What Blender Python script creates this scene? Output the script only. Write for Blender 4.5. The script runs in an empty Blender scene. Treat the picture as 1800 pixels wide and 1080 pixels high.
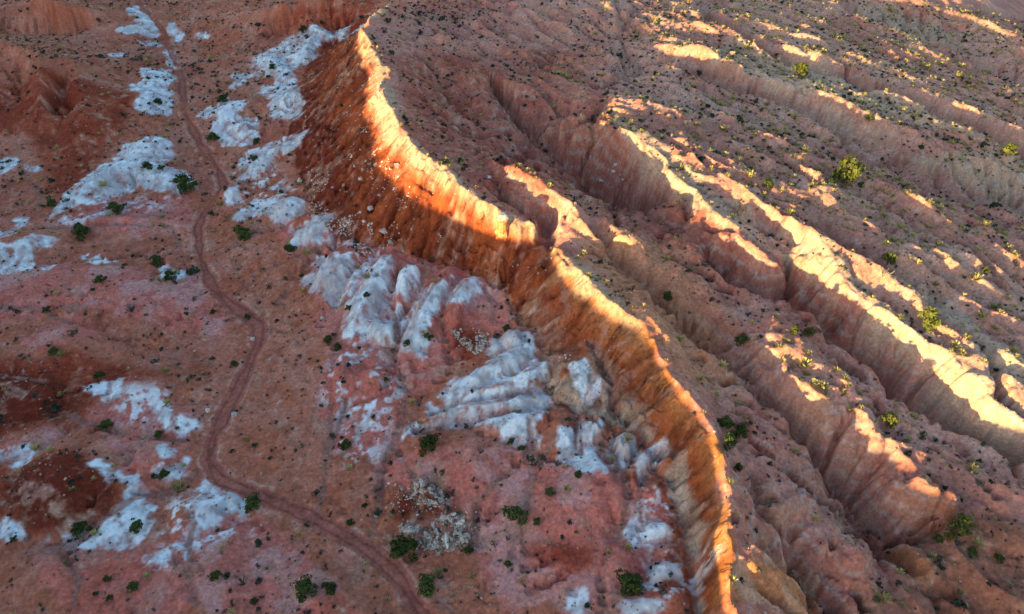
import bpy, math, random
import numpy as np

# ------------------------------------------------------------------ camera, world, sun, exposure
scene = bpy.context.scene
CAM_H, PITCH, FPX = 110.0, math.radians(42.0), 1285.0          # drone height above the valley, tilt, focal length for a 1800 px wide frame
cam_data = bpy.data.cameras.new('camera')
cam_data.sensor_width = 36.0
cam_data.lens = FPX / 1800.0 * 36.0
cam_data.clip_start = 1.0
cam_data.clip_end = 20000.0
cam = bpy.data.objects.new('camera', cam_data)
scene.collection.objects.link(cam)
cam.location = (0.0, 0.0, CAM_H)
cam.rotation_euler = (math.pi / 2 - PITCH, 0.0, 0.0)
scene.camera = cam
scene.render.resolution_x, scene.render.resolution_y = 1024, 614

SUN_EL = math.radians(7.0)
SUX, SUY = 0.67, 0.742                                          # horizontal direction in which the sunlight travels
_n = math.hypot(SUX, SUY); SUX /= _n; SUY /= _n
world = bpy.data.worlds.new('World'); scene.world = world; world.use_nodes = True
wn = world.node_tree
bg = wn.nodes['Background']
sky = wn.nodes.new('ShaderNodeTexSky')
sky.sky_type = 'NISHITA'; sky.sun_disc = False
sky.sun_elevation = SUN_EL
sky.sun_rotation = math.atan2(-SUX, -SUY)                       # compass bearing of the sun, clockwise from +Y
sky.air_density = 1.0; sky.dust_density = 1.0; sky.ozone_density = 1.9
wn.links.new(sky.outputs['Color'], bg.inputs['Color'])
bg.inputs['Strength'].default_value = 0.15
sun_data = bpy.data.lights.new('sun', 'SUN')
sun_data.energy = 4.2; sun_data.angle = math.radians(0.45); sun_data.color = (1.0, 0.76, 0.34)
sun = bpy.data.objects.new('sun', sun_data); scene.collection.objects.link(sun)
from mathutils import Vector
sdir = Vector((SUX * math.cos(SUN_EL), SUY * math.cos(SUN_EL), -math.sin(SUN_EL)))
sun.rotation_euler = sdir.to_track_quat('-Z', 'Y').to_euler()
scene.view_settings.view_transform = 'Standard'
scene.view_settings.look = 'None'
scene.view_settings.gamma = 1.0
scene.view_settings.use_curve_mapping = False
scene.view_settings.exposure = 1.8
# ------------------------------------------------------------------ helpers: noise, rays, grids
def _hash(ix, iy, seed):
    h = (ix.astype(np.int64) * 374761393 + iy.astype(np.int64) * 668265263 + seed * 974634777) & 0x7fffffff
    h = ((h ^ (h >> 13)) * 1274126177) & 0x7fffffff
    return ((h ^ (h >> 16)) & 0xffff) / 65535.0 * 2 - 1
def noise(x, y, scale, seed=0):
    x = np.asarray(x, float) / scale; y = np.asarray(y, float) / scale
    fx = np.floor(x); fy = np.floor(y); tx = x - fx; ty = y - fy
    tx = tx * tx * (3 - 2 * tx); ty = ty * ty * (3 - 2 * ty)
    a = _hash(fx, fy, seed); b = _hash(fx + 1, fy, seed); c = _hash(fx, fy + 1, seed); d = _hash(fx + 1, fy + 1, seed)
    return (a * (1 - tx) + b * tx) * (1 - ty) + (c * (1 - tx) + d * tx) * ty
def fbm(x, y, scale, octaves=4, seed=0, gain=0.5):
    v = 0; a = 1.0
    for o in range(octaves):
        ca, sa = math.cos(0.6 * o), math.sin(0.6 * o)
        v = v + a * noise(x * ca - y * sa, x * sa + y * ca, scale, seed + o * 17); a *= gain; scale *= 0.47
    return v
def sstep(a, b, v):
    t = np.clip((v - a) / (b - a), 0, 1); return t * t * (3 - 2 * t)

def ray(px, py):
    u = (px - 900.0) / FPX; v = (540.0 - py) / FPX
    return (u, math.cos(PITCH) + v * math.sin(PITCH), -math.sin(PITCH) + v * math.cos(PITCH))
def at_z(px, py, z):
    r = ray(px, py); k = (z - CAM_H) / r[2]
    return (r[0] * k, r[1] * k, z)
TE = math.tan(SUN_EL)
def st(x, y): return SUX * x + SUY * y, SUY * x - SUX * y       # distance along the sunlight, and across it

# crest of the main escarpment: photo x, y, height above the valley, height above the shade of the mesa across the valley
CREST = [(690, 5, 25, -1), (655, 30, 26, .6), (638, 58, 25.5, 1.8), (668, 108, 25, 1.6), (686, 126, 24.5, 2.8), (668, 160, 24, 4.2), (690, 198, 23, 5.5), (706, 236, 22.5, 6.0),
         (738, 270, 22, 6.2), (776, 291, 21.5, 6.2), (812, 332, 21, 5.8), (850, 363, 19.6, 4.8), (905, 381, 17.6, 3.0), (948, 405, 16.2, 1.6),
         (990, 443, 17.5, 1.2), (1006, 462, 17, 1.2), (1040, 504, 16.5, 1.0), (1085, 544, 16, .5), (1130, 575, 15.6, -.1), (1156, 610, 15, -.5),
         (1152, 632, 15, -.5), (1200, 690, 14.6, -.3), (1245, 745, 14.3, -.1), (1270, 800, 14, 0), (1272, 860, 13.6, -.3), (1281, 905, 13.3, -.6),
         (1270, 940, 13, .4), (1285, 990, 12.5, 0.1), (1280, 1030, 12, -.2), (1300, 1100, 11.5, -.3)]
_c = [(at_z(a, b, z), D) for a, b, z, D in CREST]
_tH = sorted((st(p[0], p[1])[1], p[2] + TE * st(p[0], p[1])[0] - D) for p, D in _c)
TH = np.array([a for a, b in _tH]); HH = np.array([b for a, b in _tH])
_tt = np.linspace(-420, 160, 581); _hh = np.interp(_tt, TH, HH)
_k = np.exp(-0.5 * (np.arange(-12, 13) / 4.0) ** 2); _k /= _k.sum()
_hh = np.convolve(np.pad(_hh, 12, mode='edge'), _k, mode='valid')
_tC = sorted((st(p[0], p[1])[1], p[2] + TE * st(p[0], p[1])[0]) for p, D in _c)
_hc = np.interp(_tt, [a for a, b in _tC], [b for a, b in _tC]); _hc = np.convolve(np.pad(_hc, 12, mode='edge'), _k, mode='valid')
def S2(x, y):                                                   # the plane of light that grazes the escarpment's crest
    s, t = st(x, y); return np.interp(t, _tt, _hc) - TE * s - 2.0
def Hs(t): return np.interp(t, _tt, _hh)
def S(x, y):
    s, t = st(x, y); return Hs(t) - TE * s
def at_D(px, py, D):
    r = ray(px, py); k = np.linspace(60, 900, 2500)
    d = CAM_H + r[2] * k - (S2(r[0] * k, r[1] * k) + D)
    i = int(np.argmax(d < 0)); i = max(i, 1)
    kk = k[i - 1] + (k[i] - k[i - 1]) * d[i - 1] / (d[i - 1] - d[i])
    return (r[0] * kk, r[1] * kk, CAM_H + r[2] * kk)

# ------------------------------------------------------------------ height control lines
X0, X1, Y0, Y1 = -320, 340, 10, 450
LZ = [  # photo x, y, z : the valley side
    [(230, -20, 3), (255, 20, 2.5), (290, 60, 2), (300, 90, 2), (320, 140, 1.5), (325, 200, 1.2), (350, 250, 1), (385, 300, .8), (395, 330, .6), (362, 370, .5), (348, 400, .4), (352, 450, .3), (370, 500, .2), (410, 540, 0), (452, 570, 0), (455, 600, 0), (438, 640, 0), (420, 680, 0), (400, 720, 0), (375, 770, 0), (366, 810, 0), (385, 842, 0), (430, 862, 0), (500, 890, 0), (560, 915, 0), (620, 950, 0), (670, 985, 0), (710, 1030, 0), (745, 1080, 0), (800, 1160, 0)],
    [(600, 62, 5), (545, 110, 5), (520, 170, 5), (505, 240, 5), (530, 330, 5), (590, 420, 5.2), (660, 435, 5.5), (720, 452, 6), (800, 474, 6.5), (870, 500, 7), (900, 535, 7), (925, 580, 7), (955, 610, 6.5), (958, 700, 5.5), (1010, 722, 5.5), (1080, 738, 5.5), (1110, 770, 5.5), (1158, 812, 5), (1178, 870, 4.5), (1200, 930, 4.2), (1215, 1000, 4), (1232, 1080, 4)],
    [(150, 640, 1), (60, 560, 2), (0, 450, 2.5)], [(60, 900, 1.5), (-100, 850, 2)], [(200, 1000, 1), (450, 1000, .6)], [(600, 620, 2.5), (640, 700, 2), (700, 800, 1.5), (780, 930, 1), (900, 1050, 1)],
    [(-60, 60, 12), (60, 90, 11), (130, 110, 8.5), (190, 135, 5), (240, 165, 2)], [(60, 90, 11), (70, 180, 7), (90, 250, 2.5)], [(130, 110, 8.5), (150, 200, 5.5), (180, 265, 1.5)],
    [(-40, 250, 4), (0, 300, 2.5), (40, 330, 1.5)], [(105, 150, 5.5), (112, 215, 2.5)], [(35, 120, 7.5), (25, 190, 3.5)],
    [(60, -20, 11), (90, 5, 10), (150, 15, 8), (210, 30, 5), (235, 45, 2.5)], [(0, 60, 4), (150, 60, 3)],
    [(400, 30, 4), (450, 15, 8), (520, 2, 11), (600, -20, 13)], [(480, 70, 3), (560, 40, 4)], [(330, 60, 2.5), (420, 110, 2.5), (450, 200, 3), (430, 300, 2.5)],
]
LD = [  # photo x, y, height above the shade plane : the plateau side
    [(1070, 415, 3.8), (1110, 425, 3.2), (1180, 428, 2.6), (1215, 428, 2.5), (1240, 460, 2), (1290, 500, 1.7), (1350, 530, 1.6), (1440, 575, 1.6), (1465, 608, 1.4), (1540, 655, 1.3), (1558, 695, 1), (1650, 735, 1), (1730, 780, 1), (1800, 815, 1), (1950, 880, 2)],
    [(868, 155, -4), (930, 235, -7.5), (1000, 300, -9.5), (1080, 365, -11), (1140, 410, -11)],
    [(1040, 186, 3.6), (1060, 200, 5.2), (1110, 238, 6.5), (1180, 294, 7), (1240, 340, 7), (1300, 395, 6.8), (1365, 450, 5.5)],
    [(1330, 350, 5.5), (1372, 415, 3), (1392, 460, -1.5)],
    [(1392, 385, 7.4), (1440, 430, 7.9), (1500, 490, 8), (1560, 545, 8), (1620, 597, 7.8), (1670, 640, 6.6), (1740, 700, 5.5), (1800, 730, 5.5), (1950, 800, 5)],
    [(1100, 160, 5.8), (1250, 230, 6.8), (1380, 290, 7.5), (1480, 330, 8.1), (1600, 430, 8.3), (1720, 520, 8.3), (1850, 620, 7.8)],
    [(1290, 280, 7.1), (1440, 380, 7.9), (1560, 470, 8.2), (1650, 560, 8.4), (1740, 660, 7.4)], [(1600, 350, 8.5), (1700, 400, 8.8), (1850, 480, 8.8)],
    [(1150, 70, 3), (1300, 118, 5.2), (1420, 158, 7.0), (1540, 210, 8.0), (1650, 238, 9), (1740, 265, 9), (1800, 300, 9), (1950, 360, 9)],
    [(1250, 15, 5), (1290, 38, 7.2), (1400, 88, 8.2), (1520, 122, 8.8), (1600, 150, 9.3), (1700, 188, 9.9), (1800, 228, 10), (1950, 270, 10.2)],
    [(1500, -30, 10), (1560, -5, 10.5), (1650, 8, 11), (1720, 40, 11.5), (1800, 80, 11.5), (1950, 130, 11.5)], [(1700, -40, 12), (1950, -10, 12)],
    [(1020, 400, 2), (1090, 458, -1.4), (1150, 513, -1.8), (1210, 575, -2.6), (1265, 620, -3), (1300, 655, -3.2), (1385, 738, -4.2), (1420, 790, -5), (1480, 855, -5.6), (1540, 920, -6.4), (1560, 950, -6.8), (1600, 1010, -7.5), (1650, 1090, -8)],
    [(1110, 520, 2.7), (1180, 585, 3.8), (1235, 620, 1.6), (1290, 680, 0), (1345, 720, -.4), (1378, 760, -.6), (1420, 820, -1.4), (1455, 870, -2), (1500, 930, -3.6)],
    [(1345, 560, 3.9), (1400, 600, 4.4), (1470, 655, 4.8), (1540, 705, 4.4)], [(1180, 445, 2.6), (1250, 505, 2.2), (1320, 570, 3.0), (1370, 620, 3.6), (1440, 690, 4.0), (1520, 740, 3.8), (1580, 800, 2.4), (1680, 850, 1), (1800, 930, 0), (1950, 1020, -1)],
    [(1325, 870, -.5), (1350, 930, -2), (1385, 965, -3), (1402, 1000, -4.5), (1440, 1050, -7), (1480, 1100, -7.5)],
    [(1380, 850, .2), (1440, 910, -1), (1500, 980, -2.2), (1545, 1040, -3), (1560, 1075, -5)], [(1300, 800, .4), (1330, 830, 0)],
    [(1600, 970, -4.5), (1640, 1010, -4), (1640, 1060, -5)], [(1700, 960, -3), (1800, 1000, -3), (1750, 1080, -4.5)], [(1340, 1000, -1.0), (1390, 1080, -3)],
    [(900, 290, 4.5), (940, 305, 6.0), (975, 330, 6.5), (1000, 352, 6.2), (1030, 382, 5.5), (1062, 412, 4.2)],
    [(985, 400, 2.0), (982, 425, 1.0)], [(862, 312, 1.2), (885, 350, -.6), (925, 378, -1.2), (962, 398, -2.4), (967, 440, -4.5), (956, 470, -8)],
    [(760, 130, -2.5), (820, 190, -3.5), (850, 230, -4)], [(740, 60, -2), (850, 80, -2), (940, 90, -1), (1010, 100, .6), (1080, 98, 1)], [(940, 112, -4.5), (1010, 122, -4.5), (1090, 118, -3), (1120, 150, 0)],
    [(720, -30, -1.5), (900, -20, -.5), (1100, -20, 1.5), (1180, -20, 3)], [(900, 40, -2.5), (960, 20, 0), (1000, 45, -2.5)], [(1080, 75, -2.5), (1110, 60, .5), (1040, 12, 2.5), (1150, 20, 2)],
    [(985, 215, 1), (1025, 197, 2.8)], [(960, 150, 1.5), (900, 140, 0), (830, 130, -.5)],
]
RIMS = [  # left bank line, offset of the floor from it, drop
    ([(1215, 428, 2.5), (1240, 460, 2), (1290, 500, 1.7), (1350, 530, 1.6), (1440, 575, 1.6), (1465, 608, 1.4), (1540, 655, 1.3), (1558, 695, 1), (1650, 735, 1), (1730, 780, 1), (1800, 815, 1), (1950, 880, 2)], 5, 9.5),
    ([(1180, 112, 3), (1240, 140, 4), (1300, 160, 4.4), (1400, 200, 5.4), (1440, 215, 5.6), (1480, 250, 5.8), (1560, 305, 6), (1630, 330, 6), (1710, 355, 6), (1800, 378, 6), (1950, 410, 6)], 5, 11),
    ([(1214, 0, 5), (1235, 38, 6), (1294, 65, 6.5), (1387, 107, 7.5), (1438, 127, 7.8), (1497, 145, 8), (1576, 165, 8), (1610, 186, 8), (1638, 203, 8), (1731, 234, 8), (1765, 255, 8), (1800, 269, 8), (1950, 300, 8)], 4.5, 9),
    ([(1440, -15, 8.5), (1530, 38, 9), (1600, 65, 9), (1640, 75, 9), (1700, 108, 9), (1720, 128, 9), (1780, 155, 9), (1950, 190, 9)], 7, 13),
]
def dens(pts, step=0.6):
    out = []
    for a, b in zip(pts[:-1], pts[1:]):
        n = max(2, int(math.dist(a[:2], b[:2]) / step))
        for i in range(n):
            f = i / n; out.append(tuple(a[j] * (1 - f) + b[j] * f for j in range(3)))
    out.append(pts[-1]); return out
ctrl = []
crest_w = [p for p, D in _c]
ctrl += dens(crest_w[:14] + [at_z(957, 424, 14.2)]) + dens([at_z(976, 436, 15.2)] + crest_w[14:])
for i, L in enumerate(LZ): ctrl += dens([at_z(a, b_, z * 1.35 if i in (6, 7, 8, 10, 11, 12, 14) and z > 3 else z) for a, b_, z in L])
for L in LD: ctrl += dens([at_D(*p) for p in L])
for L, off, drop in RIMS:
    w = [at_D(*p) for p in L]; ctrl += dens(w)
    fl = []
    for i, p in enumerate(w):
        a = w[max(i - 1, 0)]; b = w[min(i + 1, len(w) - 1)]
        dx, dy = b[0] - a[0], b[1] - a[1]; n = math.hypot(dx, dy)
        fl.append((p[0] - dy / n * off, p[1] + dx / n * off, p[2] - drop * (0.45 if i == 0 else 1)))
    ctrl += dens(fl)
for y in range(30, 440, 30): ctrl.append((-310, y, 6 + 3 * math.sin(y)))
for x in range(-300, 330, 20): ctrl.append((x, 440, 6 + 4 * math.sin(x * .1)))
for y in range(20, 440, 20): ctrl.append((330, y, float(S2(330, y)) + 8))
CP = np.array(ctrl)

def zoom2(a, shape):
    ys = np.clip((np.arange(shape[0]) + .5) * a.shape[0] / shape[0] - .5, 0, a.shape[0] - 1); xs = np.clip((np.arange(shape[1]) + .5) * a.shape[1] / shape[1] - .5, 0, a.shape[1] - 1)
    y0 = np.minimum(ys.astype(int), a.shape[0] - 2); x0 = np.minimum(xs.astype(int), a.shape[1] - 2)
    fy = (ys - y0)[:, None]; fx = (xs - x0)[None]
    return (a[y0][:, x0] * (1 - fx) + a[y0][:, x0 + 1] * fx) * (1 - fy) + (a[y0 + 1][:, x0] * (1 - fx) + a[y0 + 1][:, x0 + 1] * fx) * fy
def solve():
    Z = None
    for h in (20, 10, 5, 2.5, 1.25):
        ny, nx = int(round((Y1 - Y0) / h)), int(round((X1 - X0) / h))
        ix = np.clip(((CP[:, 0] - X0) / h).astype(int), 0, nx - 1); iy = np.clip(((CP[:, 1] - Y0) / h).astype(int), 0, ny - 1)
        keep = (CP[:, 0] > X0) & (CP[:, 0] < X1) & (CP[:, 1] > Y0) & (CP[:, 1] < Y1)
        sm = np.zeros((ny, nx)); ct = np.zeros((ny, nx)); np.add.at(sm, (iy[keep], ix[keep]), CP[keep, 2]); np.add.at(ct, (iy[keep], ix[keep]), 1)
        m = ct > 0; val = np.where(m, sm / np.maximum(ct, 1), 0)
        Z = np.full((ny, nx), 5.0) if Z is None else zoom2(Z, (ny, nx))
        yy, xx = np.mgrid[0:ny, 0:nx]; red = ((yy + xx) % 2 == 0) & ~m; blk = ((yy + xx) % 2 == 1) & ~m
        Z[m] = val[m]
        for it in range(160):
            for c in (red, blk):
                P = np.pad(Z, 1, mode='edge'); N = (P[:-2, 1:-1] + P[2:, 1:-1] + P[1:-1, :-2] + P[1:-1, 2:]) * .25
                Z = np.where(c, Z + 1.6 * (N - Z), Z)
    return Z
def blur(a, sig):
    r = max(1, int(3 * sig)); k = np.exp(-.5 * (np.arange(-r, r + 1) / sig) ** 2); k /= k.sum()
    P = np.pad(a, ((r, r), (0, 0)), mode='edge'); a = sum(k[i] * P[i:i + a.shape[0]] for i in range(2 * r + 1))
    P = np.pad(a, ((0, 0), (r, r)), mode='edge'); return sum(k[i] * P[:, i:i + a.shape[1]] for i in range(2 * r + 1))
G = 0.5
NY, NX = int((Y1 - Y0) / G), int((X1 - X0) / G)
GX = X0 + (np.arange(NX) + .5) * G; GY = Y0 + (np.arange(NY) + .5) * G
XX, YY = np.meshgrid(GX, GY)
def samp(A, x, y):
    fx = np.clip((np.asarray(x) - X0) / G - .5, 0, NX - 1.001); fy = np.clip((np.asarray(y) - Y0) / G - .5, 0, NY - 1.001)
    ix = fx.astype(int); iy = fy.astype(int); tx = fx - ix; ty = fy - iy
    return (A[iy, ix] * (1 - tx) + A[iy, ix + 1] * tx) * (1 - ty) + (A[iy + 1, ix] * (1 - tx) + A[iy + 1, ix + 1] * tx) * ty
Z0 = solve()
Z = zoom2(Z0, (NY, NX)); Z = blur(Z, .85)
def hit(px, py, A=None):
    A = Z if A is None else A
    r = ray(px, py); k = np.linspace(80, 520, 1500)
    d = CAM_H + r[2] * k - samp(A, r[0] * k, r[1] * k); i = max(1, int(np.argmax(d < 0)))
    kk = k[i - 1] + (k[i] - k[i - 1]) * d[i - 1] / (d[i - 1] - d[i] + 1e-9)
    return (r[0] * kk, r[1] * kk)
def seg_field(pts, reach):
    # distance to a polyline on the grid plus position along it (0..1), only near it
    P = np.array([p[:2] for p in pts]); lo = P.min(0) - reach; hi = P.max(0) + reach
    i0, i1 = [int(np.clip((v - X0) / G, 0, NX)) for v in (lo[0], hi[0])]; j0, j1 = [int(np.clip((v - Y0) / G, 0, NY)) for v in (lo[1], hi[1])]
    if i1 <= i0 or j1 <= j0: return None
    x = XX[j0:j1, i0:i1]; y = YY[j0:j1, i0:i1]; wob = fbm(x, y, 5, 3, 5) * .5
    best = np.full(x.shape, 1e9); par = np.zeros(x.shape); L = np.hypot(*np.diff(P, axis=0).T); T = L.sum(); acc = 0
    for (a, b, l) in zip(P[:-1], P[1:], L):
        d = b - a; t = np.clip(((x - a[0]) * d[0] + (y - a[1]) * d[1]) / (l * l + 1e-9), 0, 1)
        q = np.hypot(x - a[0] - t * d[0], y - a[1] - t * d[1]); m = q < best
        best = np.where(m, q, best); par = np.where(m, (acc + t * l) / T, par); acc += l
    return (slice(j0, j1), slice(i0, i1)), best + wob, par
# ------------------------------------------------------------------ relief: mounds, washes, roughness, rills
def W(pts, zz=None): return [hit(*p) for p in pts]
# the smooth sheet gets the wandering, scalloped lines of eroded ground
_a = 1.5 * fbm(XX, YY, 13, 3, 101) + .5 * fbm(XX, YY, 4, 2, 102); _b = 1.5 * fbm(XX, YY, 13, 3, 103) + .5 * fbm(XX, YY, 4, 2, 104)
_w = .45 + .55 * sstep(20, 40, XX - 8 + 0 * YY)
Z = samp(Z, XX + _a * _w, YY + _b * _w)
Zb = Z.copy()
def ridge(pts, width, h, flat=0.0):
    global Zadd
    r = seg_field([hit(a, b, Zb) for a, b in pts], width * 3)
    if r is None: return
    sl, d, par = r
    width = width * 1.4; h = h * 1.6; f = np.exp(-(np.maximum(d, 0) / width) ** 2) * np.clip(np.sin(np.pi * np.clip(par * .9 + .06, 0, 1)) ** .5, 0, 1) * h
    Zadd[sl] = np.maximum(Zadd[sl], f)
def carve(pts, width, depth, sharp=1.2):
    global Zcut
    r = seg_field([hit(a, b, Zb) for a, b in pts], width * 3)
    if r is None: return
    sl, d, par = r
    Zcut[sl] = np.maximum(Zcut[sl], depth * np.exp(-(np.abs(d) / width) ** sharp))
Zadd = np.zeros_like(Z); Zcut = np.zeros_like(Z)
MOUNDS = [  # photo line of the mound's back, half width and height in metres
    ([(632, 452), (600, 470), (568, 520)], 2.6, 2.4), ([(585, 400), (540, 420), (512, 430)], 2.0, 1.6), ([(575, 385), (530, 395), (508, 410)], 1.6, 1.2), ([(525, 355), (500, 372), (480, 380)], 2, 1.6),
    ([(690, 455), (672, 490), (640, 545), (625, 590)], 2.4, 2.2), ([(738, 482), (715, 505), (705, 540)], 2.0, 2.4), ([(800, 485), (768, 530), (745, 575), (728, 620)], 2.4, 2.6),
    ([(838, 500), (815, 520), (795, 550), (780, 580)], 2.2, 2.4), ([(690, 575), (675, 590), (650, 575)], 2, 1.4), ([(660, 460), (630, 500), (610, 560)], 1.8, 1.2),
    ([(940, 605), (900, 640), (860, 665), (790, 705)], 2.0, 1.8), ([(962, 640), (920, 672), (880, 690), (800, 715)], 1.8, 1.6), ([(920, 600), (885, 610)], 2.2, 1.6), ([(960, 705), (880, 722), (800, 735), (740, 750)], 1.6, 1.5),
    ([(965, 725), (900, 750), (820, 765)], 2, 1.4), ([(1000, 735), (985, 780), (1000, 810)], 2, 1.6), ([(1050, 740), (1045, 770), (1060, 790)], 1.6, 1.5), ([(1035, 738), (1025, 770), (1030, 800)], 1.2, 1.2),
    ([(1120, 770), (1100, 790), (1085, 820)], 1.8, 1.8), ([(1150, 790), (1130, 815), (1115, 850)], 1.5, 1.7), ([(1178, 805), (1155, 835)], 1.3, 1.4), ([(1180, 850), (1130, 900)], 1.4, 1.2), ([(1192, 930), (1160, 938), (1120, 945)], 1.4, 1.3), ([(1200, 960), (1150, 985)], 1.2, 1), ([(1215, 1000), (1140, 1020)], 1.4, 1.2), ([(1220, 1050), (1140, 1065), (1090, 1075)], 1.8, 1.2),
    ([(1030, 690), (1000, 670), (1015, 640)], 2.2, 1.5), ([(1130, 870), (1050, 860), (1000, 900), (980, 960)], 6, 2.0), ([(880, 820), (780, 800), (720, 830)], 5, 1.6), ([(1080, 950), (1060, 1020)], 4, 1.2), ([(730, 880), (760, 860)], 3.5, 1.2),
    ([(320, 322), (280, 315), (240, 300), (180, 330), (120, 360)], 4.5, 2.2), ([(290, 250), (250, 275), (220, 290)], 4, 1.8), ([(280, 130), (270, 160), (265, 195)], 5, 1.8), ([(320, 470), (300, 465), (280, 470)], 2, 1.4), ([(205, 450), (165, 458)], 2, 1.0), ([(100, 415), (40, 435), (-20, 450)], 4, 1.6),
    ([(250, 20), (270, 50), (235, 55)], 5, 1.5), ([(430, 185), (400, 200), (380, 215)], 3.5, 1.4), ([(440, 225), (410, 240)], 3.5, 1.4), ([(525, 250), (470, 280), (430, 310)], 2.4, 1.4), ([(410, 330), (405, 355)], 2.5, 1.3), ([(620, 50), (560, 70), (520, 110)], 3, 1.6), ([(520, 170), (490, 195)], 3.5, 1.8), ([(500, 130), (460, 105)], 3, 1.2),
    ([(330, 540), (200, 510), (60, 500)], 8, 1.8), ([(170, 620), (60, 610)], 5, 1.6), ([(40, 700), (110, 690)], 5, 1.0), ([(320, 690), (250, 690), (190, 700)], 4.5, 1.6), ([(330, 750), (290, 725)], 2.2, 1.2), ([(310, 800), (230, 830)], 3, 1.4), ([(235, 845), (225, 855)], 1.6, 1.0),
    ([(180, 870), (100, 860), (20, 870)], 7, 2.4), ([(110, 760), (10, 790)], 3.5, 1.2), ([(400, 890), (350, 910), (300, 940)], 4, 1.8), ([(440, 1000), (330, 1030), (250, 1080)], 7, 1.4), ([(600, 1030), (560, 1080)], 5, 1.0), ([(120, 1040), (40, 1000)], 4, 1.2),
    ([(640, 650), (655, 700)], 4, 1.4), ([(600, 640), (610, 700)], 3, 1.2), ([(700, 640), (710, 660)], 2, .8), ([(340, 400), (250, 395), (120, 395)], 3, 1),
    ([(1060, 850), (1120, 880)], 4, .8), ([(1345, 985), (1340, 1040)], 5.5, 1.6), ([(1430, 1000), (1470, 1040)], 3, .8), ([(1600, 975), (1620, 1040)], 3, 2.2), ([(1575, 850), (1590, 890)], 3.0, 1.8), ([(1640, 860), (1650, 900)], 2.6, 1.6), ([(1360, 890), (1380, 930)], 3.2, 1.5), ([(1470, 960), (1530, 1010)], 3.5, 1.5), ([(1475, 760), (1500, 800)], 3.5, 1.3), ([(1560, 860), (1580, 900)], 3, 1), ([(1620, 880), (1600, 910)], 2, 1), ([(1310, 880), (1330, 910)], 2.2, .9),
    ([(880, 240), (900, 225)], 4, 1.6), ([(830, 195), (870, 190)], 3, 1.4), ([(800, 150), (840, 150)], 3, .8), ([(1000, 212), (1040, 200)], 4, 1.2), ([(760, 70), (800, 80)], 4, 1.2), ([(990, 95), (1070, 100)], 3.2, 1.6), ([(1250, 100), (1210, 90)], 3, 1),
]
for p, w_, h_ in MOUNDS: ridge(p, w_, h_)
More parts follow.
